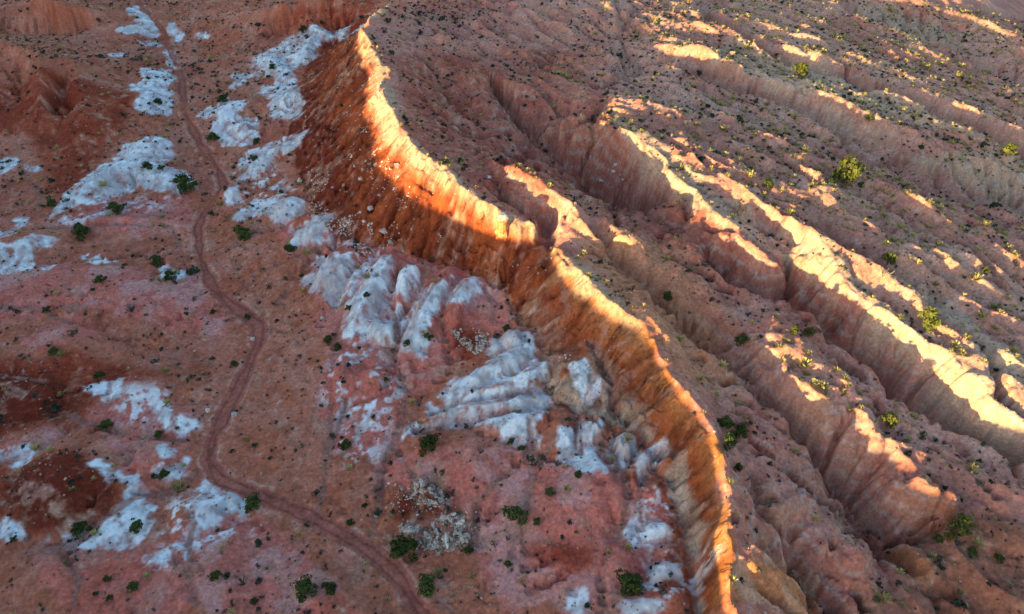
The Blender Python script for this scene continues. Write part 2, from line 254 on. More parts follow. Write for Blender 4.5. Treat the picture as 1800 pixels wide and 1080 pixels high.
WASHES = [
    ([(560, 900), (580, 800), (610, 700)], .5, .25), ([(650, 945), (668, 890), (672, 830), (690, 780), (705, 740), (715, 690), (700, 650), (680, 600)], .7, .5), ([(668, 830), (740, 700), (790, 650), (782, 600), (775, 560)], .5, .35),
    ([(700, 800), (690, 760), (725, 745)], .4, .3), ([(830, 960), (840, 890), (870, 850), (920, 810), (935, 780), (930, 740), (965, 715)], .9, .5), ([(915, 1000), (920, 920), (935, 850), (960, 800), (975, 770)], .7, .35),
    ([(1060, 1000), (1075, 960), (1100, 910), (1105, 870), (1080, 840), (1060, 810), (1050, 775)], .8, .6), ([(1060, 1080), (1060, 1000)], .9, .5), ([(1105, 870), (1100, 850), (1075, 800), (1080, 760)], .5, .5),
    ([(420, 470), (400, 440), (440, 410), (500, 395)], .6, .4), ([(400, 540), (450, 480), (540, 440), (580, 435)], .5, .3), ([(320, 445), (305, 400), (120, 402), (0, 405)], .9, .5), ([(60, 400), (75, 340), (40, 300)], .7, .4), ([(350, 830), (310, 860), (240, 875), (200, 900), (130, 960), (50, 970)], .9, .6), ([(355, 780), (250, 770), (150, 745), (120, 730)], .8, .5), ([(130, 1080), (140, 1020), (115, 980), (60, 960)], .8, .5), ([(345, 1000), (330, 960), (345, 920)], .5, .3), ([(345, 1060), (335, 1010), (300, 990)], .5, .3),
    ([(150, 540), (60, 545), (0, 540)], .7, .5), ([(200, 600), (130, 570), (70, 545)], .5, .35), ([(140, 690), (70, 670), (0, 660)], .5, .4), ([(380, 640), (330, 630), (300, 620)], .5, .2),
    ([(300, 60), (330, 140), (350, 150)], .6, .2), ([(460, 560), (500, 520), (560, 440)], .5, .3), ([(450, 610), (480, 580), (520, 560)], .4, .2),
    ([(610, 520), (600, 560), (590, 600), (585, 680), (575, 800)], .5, .3), ([(700, 470), (690, 540), (700, 600), (680, 680)], .6, .9), ([(780, 485), (735, 545), (700, 600)], .6, .9), ([(810, 500), (780, 560), (782, 600)], .6, .9), ([(850, 510), (870, 530), (870, 560), (890, 570)], .6, .5), ([(745, 480), (740, 510), (705, 560)], .5, .7),
    ([(965, 725), (880, 735), (780, 755), (730, 760)], .45, .8), ([(965, 690), (880, 705), (790, 722), (760, 730)], .45, .8), ([(950, 640), (900, 670), (850, 685)], .35, .5),
    ([(1040, 740), (1080, 800), (1100, 850)], .5, .7), ([(1010, 730), (1020, 800)], .4, .6), ([(1070, 745), (1080, 770)], .4, .6), ([(1130, 770), (1100, 830)], .4, .7), ([(1160, 800), (1120, 860)], .4, .7),
    ([(1085, 735), (1080, 690), (1062, 640), (1040, 600)], .7, .9), ([(1062, 640), (1050, 600)], .5, .6), ([(1080, 690), (1120, 650)], .5, .5), ([(950, 600), (1000, 560), (985, 480)], .6, .2),
    # plateau side
    ([(1340, 250), (1440, 320), (1559, 350), (1620, 391), (1697, 429), (1731, 460), (1759, 495), (1800, 525), (1900, 580)], .9, 1.44), ([(1440, 385), (1500, 425), (1559, 464), (1600, 488), (1631, 519), (1662, 553), (1703, 577), (1731, 605), (1748, 643), (1765, 694), (1800, 716), (1900, 770)], 1.2, 2.88),
    ([(1430, 790), (1380, 740), (1330, 690)], .8, 0.96), ([(1600, 840), (1560, 900), (1550, 940)], .8, 1.44), ([(1650, 850), (1650, 900), (1600, 930), (1570, 945)], .9, 1.92), ([(1330, 840), (1325, 890), (1370, 940), (1400, 1000)], .8, 1.44), ([(1560, 950), (1640, 930), (1700, 890)], 1.4, 1.92), ([(1395, 930), (1380, 960)], .6, 0.96),
    ([(870, 150), (900, 190), (935, 235)], 1.4, 4.16), ([(885, 240), (940, 240)], 1, 1.44), ([(820, 235), (880, 245)], .9, 1.28), ([(780, 160), (830, 215)], .8, 0.96), ([(1000, 235), (1040, 200), (1060, 180)], 1, 1.60), ([(940, 235), (920, 270), (980, 300)], .7, 0.80),
    ([(870, 310), (885, 352), (925, 382), (965, 402), (967, 440), (957, 468)], .6, 1.0), ([(900, 290), (930, 260)], .8, 0.80), ([(940, 103), (960, 118), (1020, 122)], 1.2, 1.92), ([(1060, 150), (1130, 110), (1180, 108)], 1, 1.92), ([(1120, 15), (1090, 60), (1110, 110)], 1, 1.28), ([(1080, 0), (1090, 25), (1130, 55)], 1, 1.28), ([(1640, 75), (1620, 50), (1625, 30)], 1, 2.56), ([(1560, 45), (1555, 20)], .9, 2.24), ([(1590, 60), (1600, 15)], .8, 1.92),
    ([(1210, 330), (1215, 360), (1180, 400)], 1.0, 1.92), ([(1085, 400), (1080, 370)], .7, 1.28), ([(1160, 600), (1200, 570)], .5, 0.32),
    ([(1390, 440), (1400, 480), (1380, 500)], 1.3, 3.84), ([(1700, 710), (1690, 690)], 1, 1.60), ([(1640, 640), (1600, 690)], .6, 0.96), ([(1470, 560), (1500, 520)], .6, 0.96), ([(1710, 330), (1690, 300)], 1, 1.60),
    ([(1395, 985), (1410, 1020), (1440, 1055), (1495, 1095)], 1.6, 4.0), ([(1385, 735), (1420, 790), (1480, 860), (1540, 920), (1560, 950), (1600, 1010)], 1.6, 3.2), ([(1150, 515), (1210, 578), (1300, 655)], 1.5, 1.6), ([(1440, 1000), (1500, 1040), (1540, 1090)], 1.2, 1.2), ([(1500, 870), (1530, 830), (1560, 790)], 1.1, 1.4),
    # rills and alcoves of the escarpment's face
]
for p, w_, d_ in WASHES: carve(p, w_, d_)
Z = Zb + blur(Zadd, .8) - Zcut
onrim = np.interp(YY, [0, 450], [1, 1])
_l = (XX - YY) / 1.4142; _q = (XX + YY) / 1.4142; _ql = _q + 3 * fbm(_l, _q, 30, 2, 120)
_pm = sstep(-2, 10, XX - np.interp(YY, [45, 60, 90, 120, 140, 170, 200, 240], [31, 33, 27, 11, -8, -30, -36, -38]) - 4)
_r1 = 1 - np.abs(fbm(_l, _ql * 3.0, 40, 2, 121)) * 1.6; _r2 = 1 - np.abs(fbm(_l, _ql * 2.2, 15, 2, 122)) * 1.6
Z = Z + _pm * ((1.6 - .4 * sstep(150, 210, YY)) * (_r1 - .62) + .65 * (_r2 - .62))              # minor spurs run with the gullies
gy, gx = np.gradient(Z, G); slope = np.hypot(gx, gy)
Z = Z + .45 * fbm(XX, YY, 14, 3, 3) * sstep(0, .5, slope) + .22 * fbm(XX, YY, 6, 3, 9) + (.5 * fbm(XX, YY, 17, 2, 12) + .16 * fbm(XX, YY, 2.6, 2, 13)) * sstep(10, 25, XX - (140 - YY) * .2) + .1 * fbm(XX, YY, 1.6, 2, 19)
# running water: droplets carve dendritic rills
def erode(Z, n, steps, k, seed):
    rng = np.random.default_rng(seed); H = Z.copy()
    for b in range(n):
        m = 16000
        x = rng.uniform(-190, 260, m); y = rng.uniform(30, 330, m)
        px = np.zeros(m); py = np.zeros(m); load = np.zeros(m); sp = np.ones(m)
        for i in range(steps):
            ix = np.clip(((x - X0) / G - .5).astype(int), 1, NX - 3); iy = np.clip(((y - Y0) / G - .5).astype(int), 1, NY - 3)
            tx = (x - X0) / G - .5 - ix; ty = (y - Y0) / G - .5 - iy
            a = H[iy, ix]; b_ = H[iy, ix + 1]; c = H[iy + 1, ix]; d = H[iy + 1, ix + 1]
            g1 = ((b_ - a) * (1 - ty) + (d - c) * ty) / G; g2 = ((c - a) * (1 - tx) + (d - b_) * tx) / G
            px = px * .35 - g1 * .65; py = py * .35 - g2 * .65; n_ = np.hypot(px, py) + 1e-6
            sl = np.hypot(g1, g2)
            dx = px / n_ * G; dy = py / n_ * G
            x = np.clip(x + dx, X0 + 2, X1 - 2); y = np.clip(y + dy, Y0 + 2, Y1 - 2)
            cap = np.clip(sl, 0, 1.6) * np.minimum(1, .25 + i * .03) * k
            dep = (load - cap * 1.0); e = np.where(dep > 0, dep * .12, dep * .10); e = np.clip(e, -.02 * k * 10, .02 * k * 10)
            load -= e
            for oy in (0, 1):
                for ox in (0, 1):
                    w = (tx if ox else 1 - tx) * (ty if oy else 1 - ty)
                    np.add.at(H, (iy + oy, ix + ox), e * w)
    return H
# hard and soft beds step the steep ground
_bn = fbm(XX, YY, 9, 3, 111)
Z = Z + sstep(.45, .9, slope) * (.11 * np.sin(2 * math.pi * Z / 2.3 + _bn * 5) + .05 * np.sin(2 * math.pi * Z / .9 + _bn * 6)) * (1 + 1.2 * fbm(XX, YY, 7, 2, 115)) + sstep(.4, 1.0, slope) * .55 * (.5 - np.abs(fbm(XX, YY, 4.5, 3, 113)))
Zpre = Z
Z = erode(Z, 34, 64, .45, 4)
Z = Zpre + np.clip(Z - Zpre, -2.5, .6)
def unpit(Z, r, n):
    for i in range(n):
        P = np.pad(Z, r, mode='edge'); ny, nx = Z.shape; lo = np.full_like(Z, 1e9)
        for a in (0, r, 2 * r):
            for b in (0, r, 2 * r):
                if a == r and b == r: continue
                lo = np.minimum(lo, P[a:a + ny, b:b + nx])
        Z = np.maximum(Z, lo)
    return Z
Z = unpit(Z, 1, 4); Z = unpit(Z, 3, 3); Z = unpit(Z, 5, 2); Z = unpit(Z, 7, 2); Z = unpit(Z, 10, 1)
_km = np.clip(.22 + .4 * sstep(.2, .8, blur(Zadd, 1)) + .78 * np.maximum(_pm * .8, sstep(.55, 1.0, blur(slope, 2))), 0, 1); Z = Z + _km * (np.clip(.9 * (Z - blur(Z, 2.0)), -.7, .5) + np.clip(.5 * (Z - blur(Z, 6.0)), -.8, .5)); Z = unpit(Z, 2, 3); Z = unpit(Z, 4, 2)      # crisper divides and channels
_f = seg_field(crest_w[1:], 4)
_sl = _f[0]; Z[_sl] += np.exp(-(_f[1] / .8) ** 2) * (.55 + .75 * noise(XX[_sl], YY[_sl], 2.2, 131) + .4 * noise(XX[_sl], YY[_sl], 1.0, 132))      # broken, knife-edged crest
flow = Z - blur(Z, 2.2)                                          # small-scale hollows (negative) and backs (positive)
gy, gx = np.gradient(blur(Z, 1.5), G); slope = np.hypot(gx, gy)
# streaks that run straight down the slopes
rng = np.random.default_rng(8)
lic = np.zeros_like(Z); wn_ = rng.uniform(-1, 1, Z.shape); wn_ = wn_ * .35 + 2.2 * blur(wn_, 1.3)
ux = gx / (slope + .02); uy = gy / (slope + .02)
for sgn in (1, -1):
    x = XX.copy(); y = YY.copy()
    for i in range(14):
        ix = np.clip(((x - X0) / G).astype(int), 0, NX - 1); iy = np.clip(((y - Y0) / G).astype(int), 0, NY - 1)
        lic += wn_[iy, ix]; x += sgn * ux[iy, ix] * G; y += sgn * uy[iy, ix] * G
lic /= 6.0
rw = blur(rng.uniform(-1, 1, Z.shape), 1.6); rw /= rw.std(); rill = np.zeros_like(Z)
for sgn in (1, -1):
    x = XX.copy(); y = YY.copy()
    for i in range(26):
        ix = np.clip(((x - X0) / G).astype(int), 0, NX - 1); iy = np.clip(((y - Y0) / G).astype(int), 0, NY - 1)
        rill += rw[iy, ix]; x += sgn * ux[iy, ix] * G; y += sgn * uy[iy, ix] * G
rill /= rill.std()
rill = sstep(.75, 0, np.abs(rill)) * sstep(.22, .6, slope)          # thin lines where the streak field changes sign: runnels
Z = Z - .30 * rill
Z = Z + .13 * lic * sstep(.25, .9, slope)
# ------------------------------------------------------------------ where each kind of soil lies (outlines traced on the ground)
WX = XX + 1.3 * fbm(XX, YY, 6, 3, 31) + .5 * fbm(XX, YY, 1.8, 2, 33); WY = YY + 1.3 * fbm(XX, YY, 6, 3, 35) + .5 * fbm(XX, YY, 1.8, 2, 37)
def poly_mask(P, feather=.5, warp=True, acc=None):
    P = np.array([p[:2] for p in P]); lo = P.min(0) - 6; hi = P.max(0) + 6
    i0, i1 = [int(np.clip((v - X0) / G, 0, NX)) for v in (lo[0], hi[0])]; j0, j1 = [int(np.clip((v - Y0) / G, 0, NY)) for v in (lo[1], hi[1])]
    M = np.zeros_like(Z) if acc is None else acc
    if i1 - i0 < 2 or j1 - j0 < 2: return M
    sl = (slice(j0, j1), slice(i0, i1)); x = (WX if warp else XX)[sl]; y = (WY if warp else YY)[sl]
    ins = np.zeros(x.shape, bool)
    for k in range(len(P)):
        (xa, ya), (xb, yb) = P[k], P[(k + 1) % len(P)]
        ins ^= ((ya > y) != (yb > y)) & (x < (xb - xa) * (y - ya) / (yb - ya + 1e-12) + xa)
    M[sl] = np.maximum(M[sl], blur(ins.astype(float), feather / G)); return M
def soil(polys, feather=.5):
    M = np.zeros_like(Z)
    for p in polys: poly_mask([hit(*q) for q in p], feather, True, M)
    return M
WHITE = [
    [(230, 5), (245, 10), (262, 35), (285, 60), (275, 68), (215, 60), (205, 55), (240, 40), (225, 20)], [(300, 35), (310, 45), (320, 65), (305, 80), (300, 60)],
    [(255, 120), (285, 118), (305, 140), (290, 150), (305, 160), (300, 205), (270, 200), (235, 190), (250, 165), (228, 148), (250, 140)],
    [(265, 240), (300, 250), (300, 270), (285, 285), (330, 300), (345, 330), (320, 345), (290, 335), (250, 320), (240, 330), (170, 355), (130, 365), (90, 385), (105, 345), (150, 310), (200, 280), (230, 250)],
    [(520, 60), (560, 48), (620, 42), (650, 35), (600, 60), (560, 80), (545, 110), (520, 120), (475, 130), (460, 150), (470, 125), (445, 110), (480, 85), (500, 70)], [(480, 130), (520, 110), (515, 140), (535, 200), (505, 210), (480, 205), (470, 160)],
    [(345, 60), (375, 52), (370, 65), (335, 65)], [(190, 95), (225, 93), (225, 100), (195, 101)], [(240, 72), (280, 75), (285, 82), (250, 80)], [(285, 85), (300, 90), (310, 125), (298, 118)], [(405, 130), (440, 128), (440, 135), (410, 142)], [(410, 145), (430, 140), (420, 155), (405, 155)],
    [(400, 175), (425, 180), (415, 195), (385, 210), (355, 200), (375, 185)], [(390, 205), (430, 200), (445, 215), (455, 235), (430, 255), (400, 250), (375, 240), (370, 220)],
    [(440, 270), (500, 240), (540, 230), (520, 255), (490, 270), (470, 290), (455, 310), (420, 320), (425, 290)], [(395, 335), (412, 322), (430, 345), (425, 358), (400, 352)], [(430, 365), (490, 345), (528, 350), (530, 375), (505, 385), (470, 378), (430, 390), (415, 375)],
    [(505, 405), (550, 382), (580, 380), (585, 400), (560, 432), (540, 435), (510, 430)], [(560, 430), (590, 405), (592, 425), (575, 438)],
    [(530, 490), (560, 450), (600, 445), (630, 450), (620, 490), (590, 540), (565, 530), (540, 510)],
    [(640, 450), (690, 445), (695, 490), (690, 540), (700, 570), (680, 600), (640, 590), (605, 590), (600, 560), (620, 510), (635, 480)],
    [(700, 480), (740, 480), (745, 510), (715, 545), (695, 540), (690, 510)], [(800, 480), (790, 510), (760, 560), (750, 620), (720, 625), (700, 590), (720, 540), (760, 500)], [(815, 485), (850, 505), (830, 540), (790, 550), (785, 520)],
    [(870, 590), (930, 585), (955, 620), (960, 650), (900, 700), (830, 690), (770, 702), (800, 665), (860, 640)], [(750, 712), (850, 690), (945, 680), (965, 700), (945, 722), (870, 728), (760, 735)], [(720, 745), (770, 735), (960, 725), (950, 750), (920, 780), (870, 765), (800, 755), (725, 760)],
    [(870, 755), (930, 755), (965, 770), (1000, 740), (1030, 738), (1070, 742), (1055, 790), (1065, 830), (1020, 830), (990, 825), (975, 790), (920, 785)],
    [(1080, 775), (1110, 765), (1130, 790), (1115, 830), (1085, 830), (1065, 800)], [(1140, 790), (1180, 800), (1160, 830), (1120, 855), (1125, 820)], [(1115, 925), (1180, 930), (1185, 950), (1130, 965), (1110, 945)],
    [(0, 420), (60, 415), (110, 420), (60, 450), (50, 475), (-60, 485), (-60, 430)], [(-60, 405), (40, 402), (20, 415), (-60, 418)], [(145, 452), (180, 448), (210, 458), (160, 466)], [(272, 470), (300, 460), (335, 475), (318, 488), (285, 485)], [(70, 475), (95, 468), (85, 480), (70, 482)],
    [(270, 715), (290, 710), (312, 738), (350, 743), (362, 768), (330, 775), (290, 750), (272, 735)], [(-50, 790), (48, 790), (52, 803), (40, 812), (-50, 812)], [(160, 805), (185, 802), (205, 825), (210, 845), (190, 845)], [(215, 835), (238, 832), (241, 850), (230, 865), (215, 855)], [(280, 820), (345, 818), (310, 848), (285, 838), (270, 830)], [(265, 790), (285, 778), (310, 800), (280, 805)],
    [(355, 850), (385, 855), (430, 885), (432, 902), (405, 905), (380, 940), (350, 945), (330, 965), (290, 990), (245, 1000), (235, 985), (290, 960), (340, 930), (330, 905), (345, 880)], [(235, 875), (262, 870), (275, 900), (240, 945), (195, 965), (140, 952), (50, 948), (-30, 955), (-30, 925), (25, 930), (60, 945), (110, 938), (190, 915)],
    [(150, 680), (200, 672), (205, 700), (165, 700)], [(1000, 650), (1030, 640), (1050, 675), (1040, 700), (1000, 690)], [(1005, 1040), (1030, 1035), (1020, 1075), (1000, 1070)], [(1090, 1075), (1110, 1060), (1150, 1050), (1180, 1070), (1160, 1090)], [(1150, 1010), (1190, 1000), (1210, 1020), (1170, 1035)],
    [(0, 280), (18, 282), (15, 305), (-30, 305)], [(40, 290), (75, 293), (70, 305), (45, 300)], [(20, 380), (50, 385), (45, 398), (20, 392)],
]
SPECK = [  # white clay broken up by soil
    [(585, 610), (640, 595), (690, 650), (705, 690), (700, 730), (660, 780), (600, 760), (580, 700)], [(590, 770), (640, 720), (690, 740), (680, 800), (640, 830)], [(90, 385), (170, 355), (250, 340), (330, 345), (300, 365), (180, 380), (150, 400)], [(300, 880), (350, 870), (430, 900), (440, 930), (340, 990), (280, 940)], [(210, 680), (290, 680), (300, 710), (270, 740), (205, 720)], [(440, 100), (480, 90), (520, 120), (500, 180), (450, 150)], [(410, 300), (480, 290), (520, 340), (430, 360)],
    [(1180, 960), (1230, 980), (1230, 1080), (1130, 1075), (1110, 1020), (1150, 980)], [(1110, 860), (1180, 870), (1200, 930), (1130, 920)], [(580, 420), (690, 440), (640, 470), (590, 460)],
]
PINK = [
    [(-60, 490), (120, 470), (350, 500), (410, 560), (390, 600), (220, 560), (130, 545), (40, 560), (-60, 560)], [(20, 600), (80, 565), (150, 560), (180, 600), (70, 612)],
    [(580, 600), (700, 560), (790, 640), (720, 720), (700, 800), (590, 800), (560, 700)], [(640, 830), (720, 790), (900, 790), (1010, 830), (1100, 840), (1170, 880), (1180, 1090), (880, 1060), (850, 980), (830, 900), (690, 850)],
    [(60, 960), (240, 960), (450, 900), (560, 1000), (640, 1090), (130, 1090)], [(150, 720), (200, 660), (260, 665), (350, 740), (340, 810), (230, 800), (150, 760)], [(100, 390), (180, 350), (330, 340), (340, 400), (240, 420), (160, 400)], [(210, 800), (290, 790), (350, 830), (260, 880), (230, 870)], [(55, 650), (75, 620), (120, 640), (90, 670)], [(270, 480), (360, 480), (330, 510), (260, 500)], [(-40, 790), (60, 770), (150, 750), (60, 800)], [(480, 370), (620, 400), (580, 470), (500, 440)],
    [(560, 450), (700, 440), (860, 500), (900, 560), (880, 600), (780, 640), (700, 600), (560, 580)],
]
RED = [
    [(-60, 840), (60, 800), (150, 785), (205, 845), (230, 870), (190, 910), (110, 930), (40, 940), (-60, 915)], [(-60, 640), (120, 615), (300, 660), (250, 665), (150, 715), (130, 760), (-60, 765)], [(640, 90), (560, 120), (550, 200), (600, 330), (700, 430), (860, 490), (960, 480), (900, 400), (800, 380), (690, 300), (640, 200)],
    [(950, 640), (1070, 600), (1090, 690), (1000, 720), (955, 710)], [(-60, 150), (120, 140), (240, 160), (200, 260), (100, 360), (60, 240), (-60, 230)], [(690, 870), (780, 850), (810, 900), (700, 900)], [(560, 1040), (640, 1060), (640, 1090), (560, 1090)], [(930, 940), (1000, 950), (1060, 980), (1000, 1010), (930, 970)], [(790, 570), (830, 575), (870, 590), (850, 640), (800, 625)], [(720, 300), (700, 100), (980, 90), (1100, 200), (1260, 370), (1190, 430), (1070, 400), (940, 330), (830, 330)],
    [(870, 155), (960, 170), (990, 230), (930, 250)], [(1150, 345), (1255, 370), (1290, 420), (1320, 500), (1230, 470), (1130, 400)], [(1380, 480), (1430, 480), (1500, 560), (1560, 640), (1480, 620), (1380, 540)], [(1480, 580), (1560, 600), (1650, 720), (1560, 690)], [(560, 20), (680, -30), (620, 60), (500, 60)],
]
PALEWALL = [[(1045, 180), (1180, 270), (1260, 340), (1400, 390), (1500, 480), (1680, 620), (1740, 700), (1660, 660), (1520, 560), (1400, 470), (1250, 390), (1120, 290)], [(1600, 720), (1700, 650), (1800, 730), (1950, 800), (1950, 870), (1800, 800), (1700, 770)], [(1600, 290), (1750, 260), (1850, 310), (1850, 370), (1700, 340)], [(1290, 60), (1450, 120), (1600, 180), (1750, 250), (1600, 220), (1420, 170), (1250, 100)], [(1500, 10), (1560, 10), (1650, 40), (1700, 80), (1650, 80), (1560, 50)], [(1600, 480), (1700, 550), (1800, 650), (1800, 700), (1700, 600)], [(690, 130), (660, 200), (670, 240), (740, 290), (820, 350), (850, 360), (780, 290), (700, 230)], [(985, 445), (1010, 500), (1090, 560), (1150, 610), (1100, 540), (1030, 470)], [(1300, 120), (1500, 210), (1600, 260), (1480, 240), (1330, 150)]]
mound = blur(np.clip(Zadd / (Zadd.max() * .55), 0, 1), .5)
DEEP = [[(20, 840), (90, 800), (150, 795), (200, 850), (215, 880), (160, 905), (60, 930), (10, 890)], [(-60, 650), (60, 650), (140, 690), (120, 745), (-60, 760)], [(955, 650), (985, 640), (995, 700), (1040, 712), (1000, 722), (955, 712)], [(700, 870), (780, 855), (805, 895), (690, 905)], [(790, 570), (850, 590), (870, 620), (820, 620)]]
mDeep = soil(DEEP, 1.2)
mW = soil(WHITE, .6); mSp = soil(SPECK, 1.0); mP = soil(PINK, 1.0); mR = soil(RED, 1.4); mPale = soil(PALEWALL, 1.2)
foot_w = [at_z(*p) for p in LZ[1]]
face_poly = [p[:2] for p in crest_w] + [p[:2] for p in foot_w[::-1]]
mFace = poly_mask(face_poly, 1.0, True)
plat_poly = [p[:2] for p in crest_w] + [(31, -20), (500, -20), (500, 500), (-20, 500), (-38, 300)]
mPlat = poly_mask(plat_poly, .5, False)
road_w = [hit(a, b) for a, b, z in LZ[0]]
def path_mask(pts, hw, soft):
    M = np.zeros_like(Z); r = seg_field(pts, hw * 4)
    if r: sl, d, par = r; M[sl] = 1 - sstep(hw - soft, hw + soft, d)
    return M
def line_mask(pts, w):
    M = np.zeros_like(Z); r = seg_field([hit(*p) for p in pts], w * 4)
    if r: sl, d, par = r; M[sl] = np.exp(-(d / w) ** 2)
    return M
_r = seg_field(road_w, 7); mRoad = np.zeros_like(Z); _yy = YY[_r[0]]; _hw = 1.55 - .55 * sstep(95, 150, _yy) + .35 * fbm(XX[_r[0]], _yy, 9, 2, 141); mRoad[_r[0]] = 1 - sstep(_hw - .35, _hw + .35, _r[1])
mRoad *= 1 - .55 * sstep(140, 200, YY) * sstep(-.1, .5, fbm(XX, YY, 9, 2, 142))
_r = seg_field(road_w, 8); RD = np.full_like(Z, 99.0); RD[_r[0]] = _r[1]
Z = Z * (1 - .85 * mRoad) + (.85 * mRoad) * (blur(Z, 3) - .12)                       # the road lies a little below its banks
Z = Z + .10 * np.exp(-((RD - 2.0) / .5) ** 2)
mWash = np.zeros_like(Z)
for p, w_, d_ in WASHES[:44]: mWash = np.maximum(mWash, line_mask(p, w_ * .9))
zc = np.interp(SUY * XX - SUX * YY, [st(*p[:2])[1] for p in crest_w], [p[2] for p in crest_w])

# ------------------------------------------------------------------ the ground as one sheet, finer where it is seen from nearer
def axis_rows():
    y = [-9000, -3000, -1000, -400, -150, -60, -20, 5, 20, 30, 36]; v = 40.0
    while v < 330:
        y.append(v); v += max(.13, .17 * (v * v + 105 ** 2) / (105.0 ** 2) * .72 - .03)
    for d in (332, 335, 340, 348, 360, 380, 410, 450, 520, 650, 900, 1400, 2500, 5000, 12000): y.append(d)
    return np.array(y)
ROWS = axis_rows()
NU = 1180
u = np.linspace(-1, 1, NU); ext = np.array([1.02, 1.06, 1.12, 1.2, 1.35, 1.6, 2.2, 4, 12, 50])
u = np.concatenate([-ext[::-1], u, ext])
hw = np.where(ROWS < 330, 66 + .62 * np.clip(ROWS, 40, 330), 66 + .62 * 330)
VX = hw[:, None] * u[None]; VY = np.repeat(ROWS[:, None], len(u), 1)
print('grid', VX.shape, VX.size)
def far_z(x, y):
    return 6 + 7 * fbm(x, y, 160, 3, 71) + 2.5 * fbm(x, y, 40, 3, 72)
def ground_z(x, y):
    inside = (sstep(0, 1, (x - X0) / 40) * sstep(0, 1, (X1 - x) / 40) * sstep(0, 1, (y - Y0) / 18) * sstep(0, 1, (Y1 - y) / 60))
    z = samp(Z, x, y)
    return z * inside + far_z(x, y) * (1 - inside)
VZ = ground_z(VX, VY)
sl_v = samp(slope, VX, VY)
fine = np.minimum(1, 150.0 / (np.abs(VX) + VY + 1))
VZ += (.05 * fbm(VX, VY, .9, 2, 51) + .035 * noise(VX, VY, .38, 53)) * (1 - .7 * samp(mRoad, VX, VY)) + .28 * (.5 - np.abs(noise(VX, VY, 1.7, 54))) * sstep(.4, 1.0, sl_v) + .12 * (.5 - np.abs(noise(VX, VY, .8, 55))) * sstep(.3, .9, sl_v)

# ------------------------------------------------------------------ soil colours
def C(*c): return np.array(c)
def mix(a, b, m): return a * (1 - m[..., None]) + b * m[..., None]
n1 = fbm(VX, VY, 22, 4, 61); n2 = fbm(VX, VY, 5, 4, 62); n3 = fbm(VX, VY, 1.2, 3, 63); nL = samp(lic, VX, VY); rl = samp(rill, VX, VY); fl = samp(flow, VX, VY)
def edge(m, a=.35, k=.5): return sstep(.42 - a * .5, .42 + a * .5, m + k * (n3 * .45 + n2 * .2 + nL * .28))
plat = samp(mPlat, VX, VY); face = samp(mFace, VX, VY); wm = samp(mW, VX, VY)
col = mix(C(.46, .145, .08) + 0 * VX[..., None], C(.55, .21, .135), sstep(-.6, .8, n2 + n1 * .5))
col = mix(col, C(.36, .085, .045), sstep(.2, 1.0, n1) * .5)
pk = edge(samp(mP, VX, VY), .7)
col = mix(col, mix(C(.60, .175, .13) + 0 * VX[..., None], C(.66, .31, .275), sstep(-.3, .7, n2 + .4 * nL)), pk * .9)
col = mix(col, C(.52, .11, .06), sstep(.1, .9, -n1 + n2 * .4) * pk * .6)
# plateau: dusty mauve to tan
pc = mix(C(.50, .175, .125) + 0 * VX[..., None], C(.60, .27, .20), sstep(-.5, .7, n2 * .8 + n1))
pc = mix(pc, mix(C(.56, .27, .20) + 0 * VX[..., None], C(.66, .39, .28), sstep(-.5, .7, n2 * .8 + n1)), sstep(35, 100, VX + .35 * (VY - 100)) * .7)
pc = mix(pc, C(.44, .19, .13), sstep(.25, 1.1, sl_v + .2 * n2) * .5)
col = mix(col, pc, sstep(.3, .7, plat))
rd = edge(samp(mR, VX, VY), .8)
col = mix(col, mix(C(.27, .042, .018) + 0 * VX[..., None], C(.40, .082, .038), sstep(-.4, .6, n2 + nL * .4)), rd * (.9 - .45 * plat))
dp = edge(samp(mDeep, VX, VY), .9); col = mix(col, mix(C(.16, .026, .012) + 0 * VX[..., None], C(.34, .13, .10), sstep(.55, 1.1, n2 + .5 * n3)), dp * .9)
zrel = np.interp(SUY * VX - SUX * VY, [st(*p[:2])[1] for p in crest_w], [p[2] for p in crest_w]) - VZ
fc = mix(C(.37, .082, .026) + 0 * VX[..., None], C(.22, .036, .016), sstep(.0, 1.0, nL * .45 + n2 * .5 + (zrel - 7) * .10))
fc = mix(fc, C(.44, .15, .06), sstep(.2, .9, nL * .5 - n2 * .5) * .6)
fc = mix(fc, mix(C(.60, .40, .25) + 0 * VX[..., None], C(.60, .25, .085), sstep(130, 108, VY)), sstep(3.6, .2, zrel + n3 * .8 + n2) * .85)  # cream top bed; on the near face, orange paints in the glow under the crest
fc = mix(fc, C(.50, .17, .055), sstep(118, 100, VY) * sstep(6.5, 2.5, zrel + n2 * 1.5) * .55)  # painted bounce glow carried further down the near face
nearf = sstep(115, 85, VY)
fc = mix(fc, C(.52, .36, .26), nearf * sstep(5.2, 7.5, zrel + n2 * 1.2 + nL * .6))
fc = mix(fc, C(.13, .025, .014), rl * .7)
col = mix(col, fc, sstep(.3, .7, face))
pw = edge(samp(mPale, VX, VY), .9)
col = mix(col, C(.56, .40, .27), pw * .8 * np.maximum(.0, 1 - .35 * sstep(.1, .6, n3)))
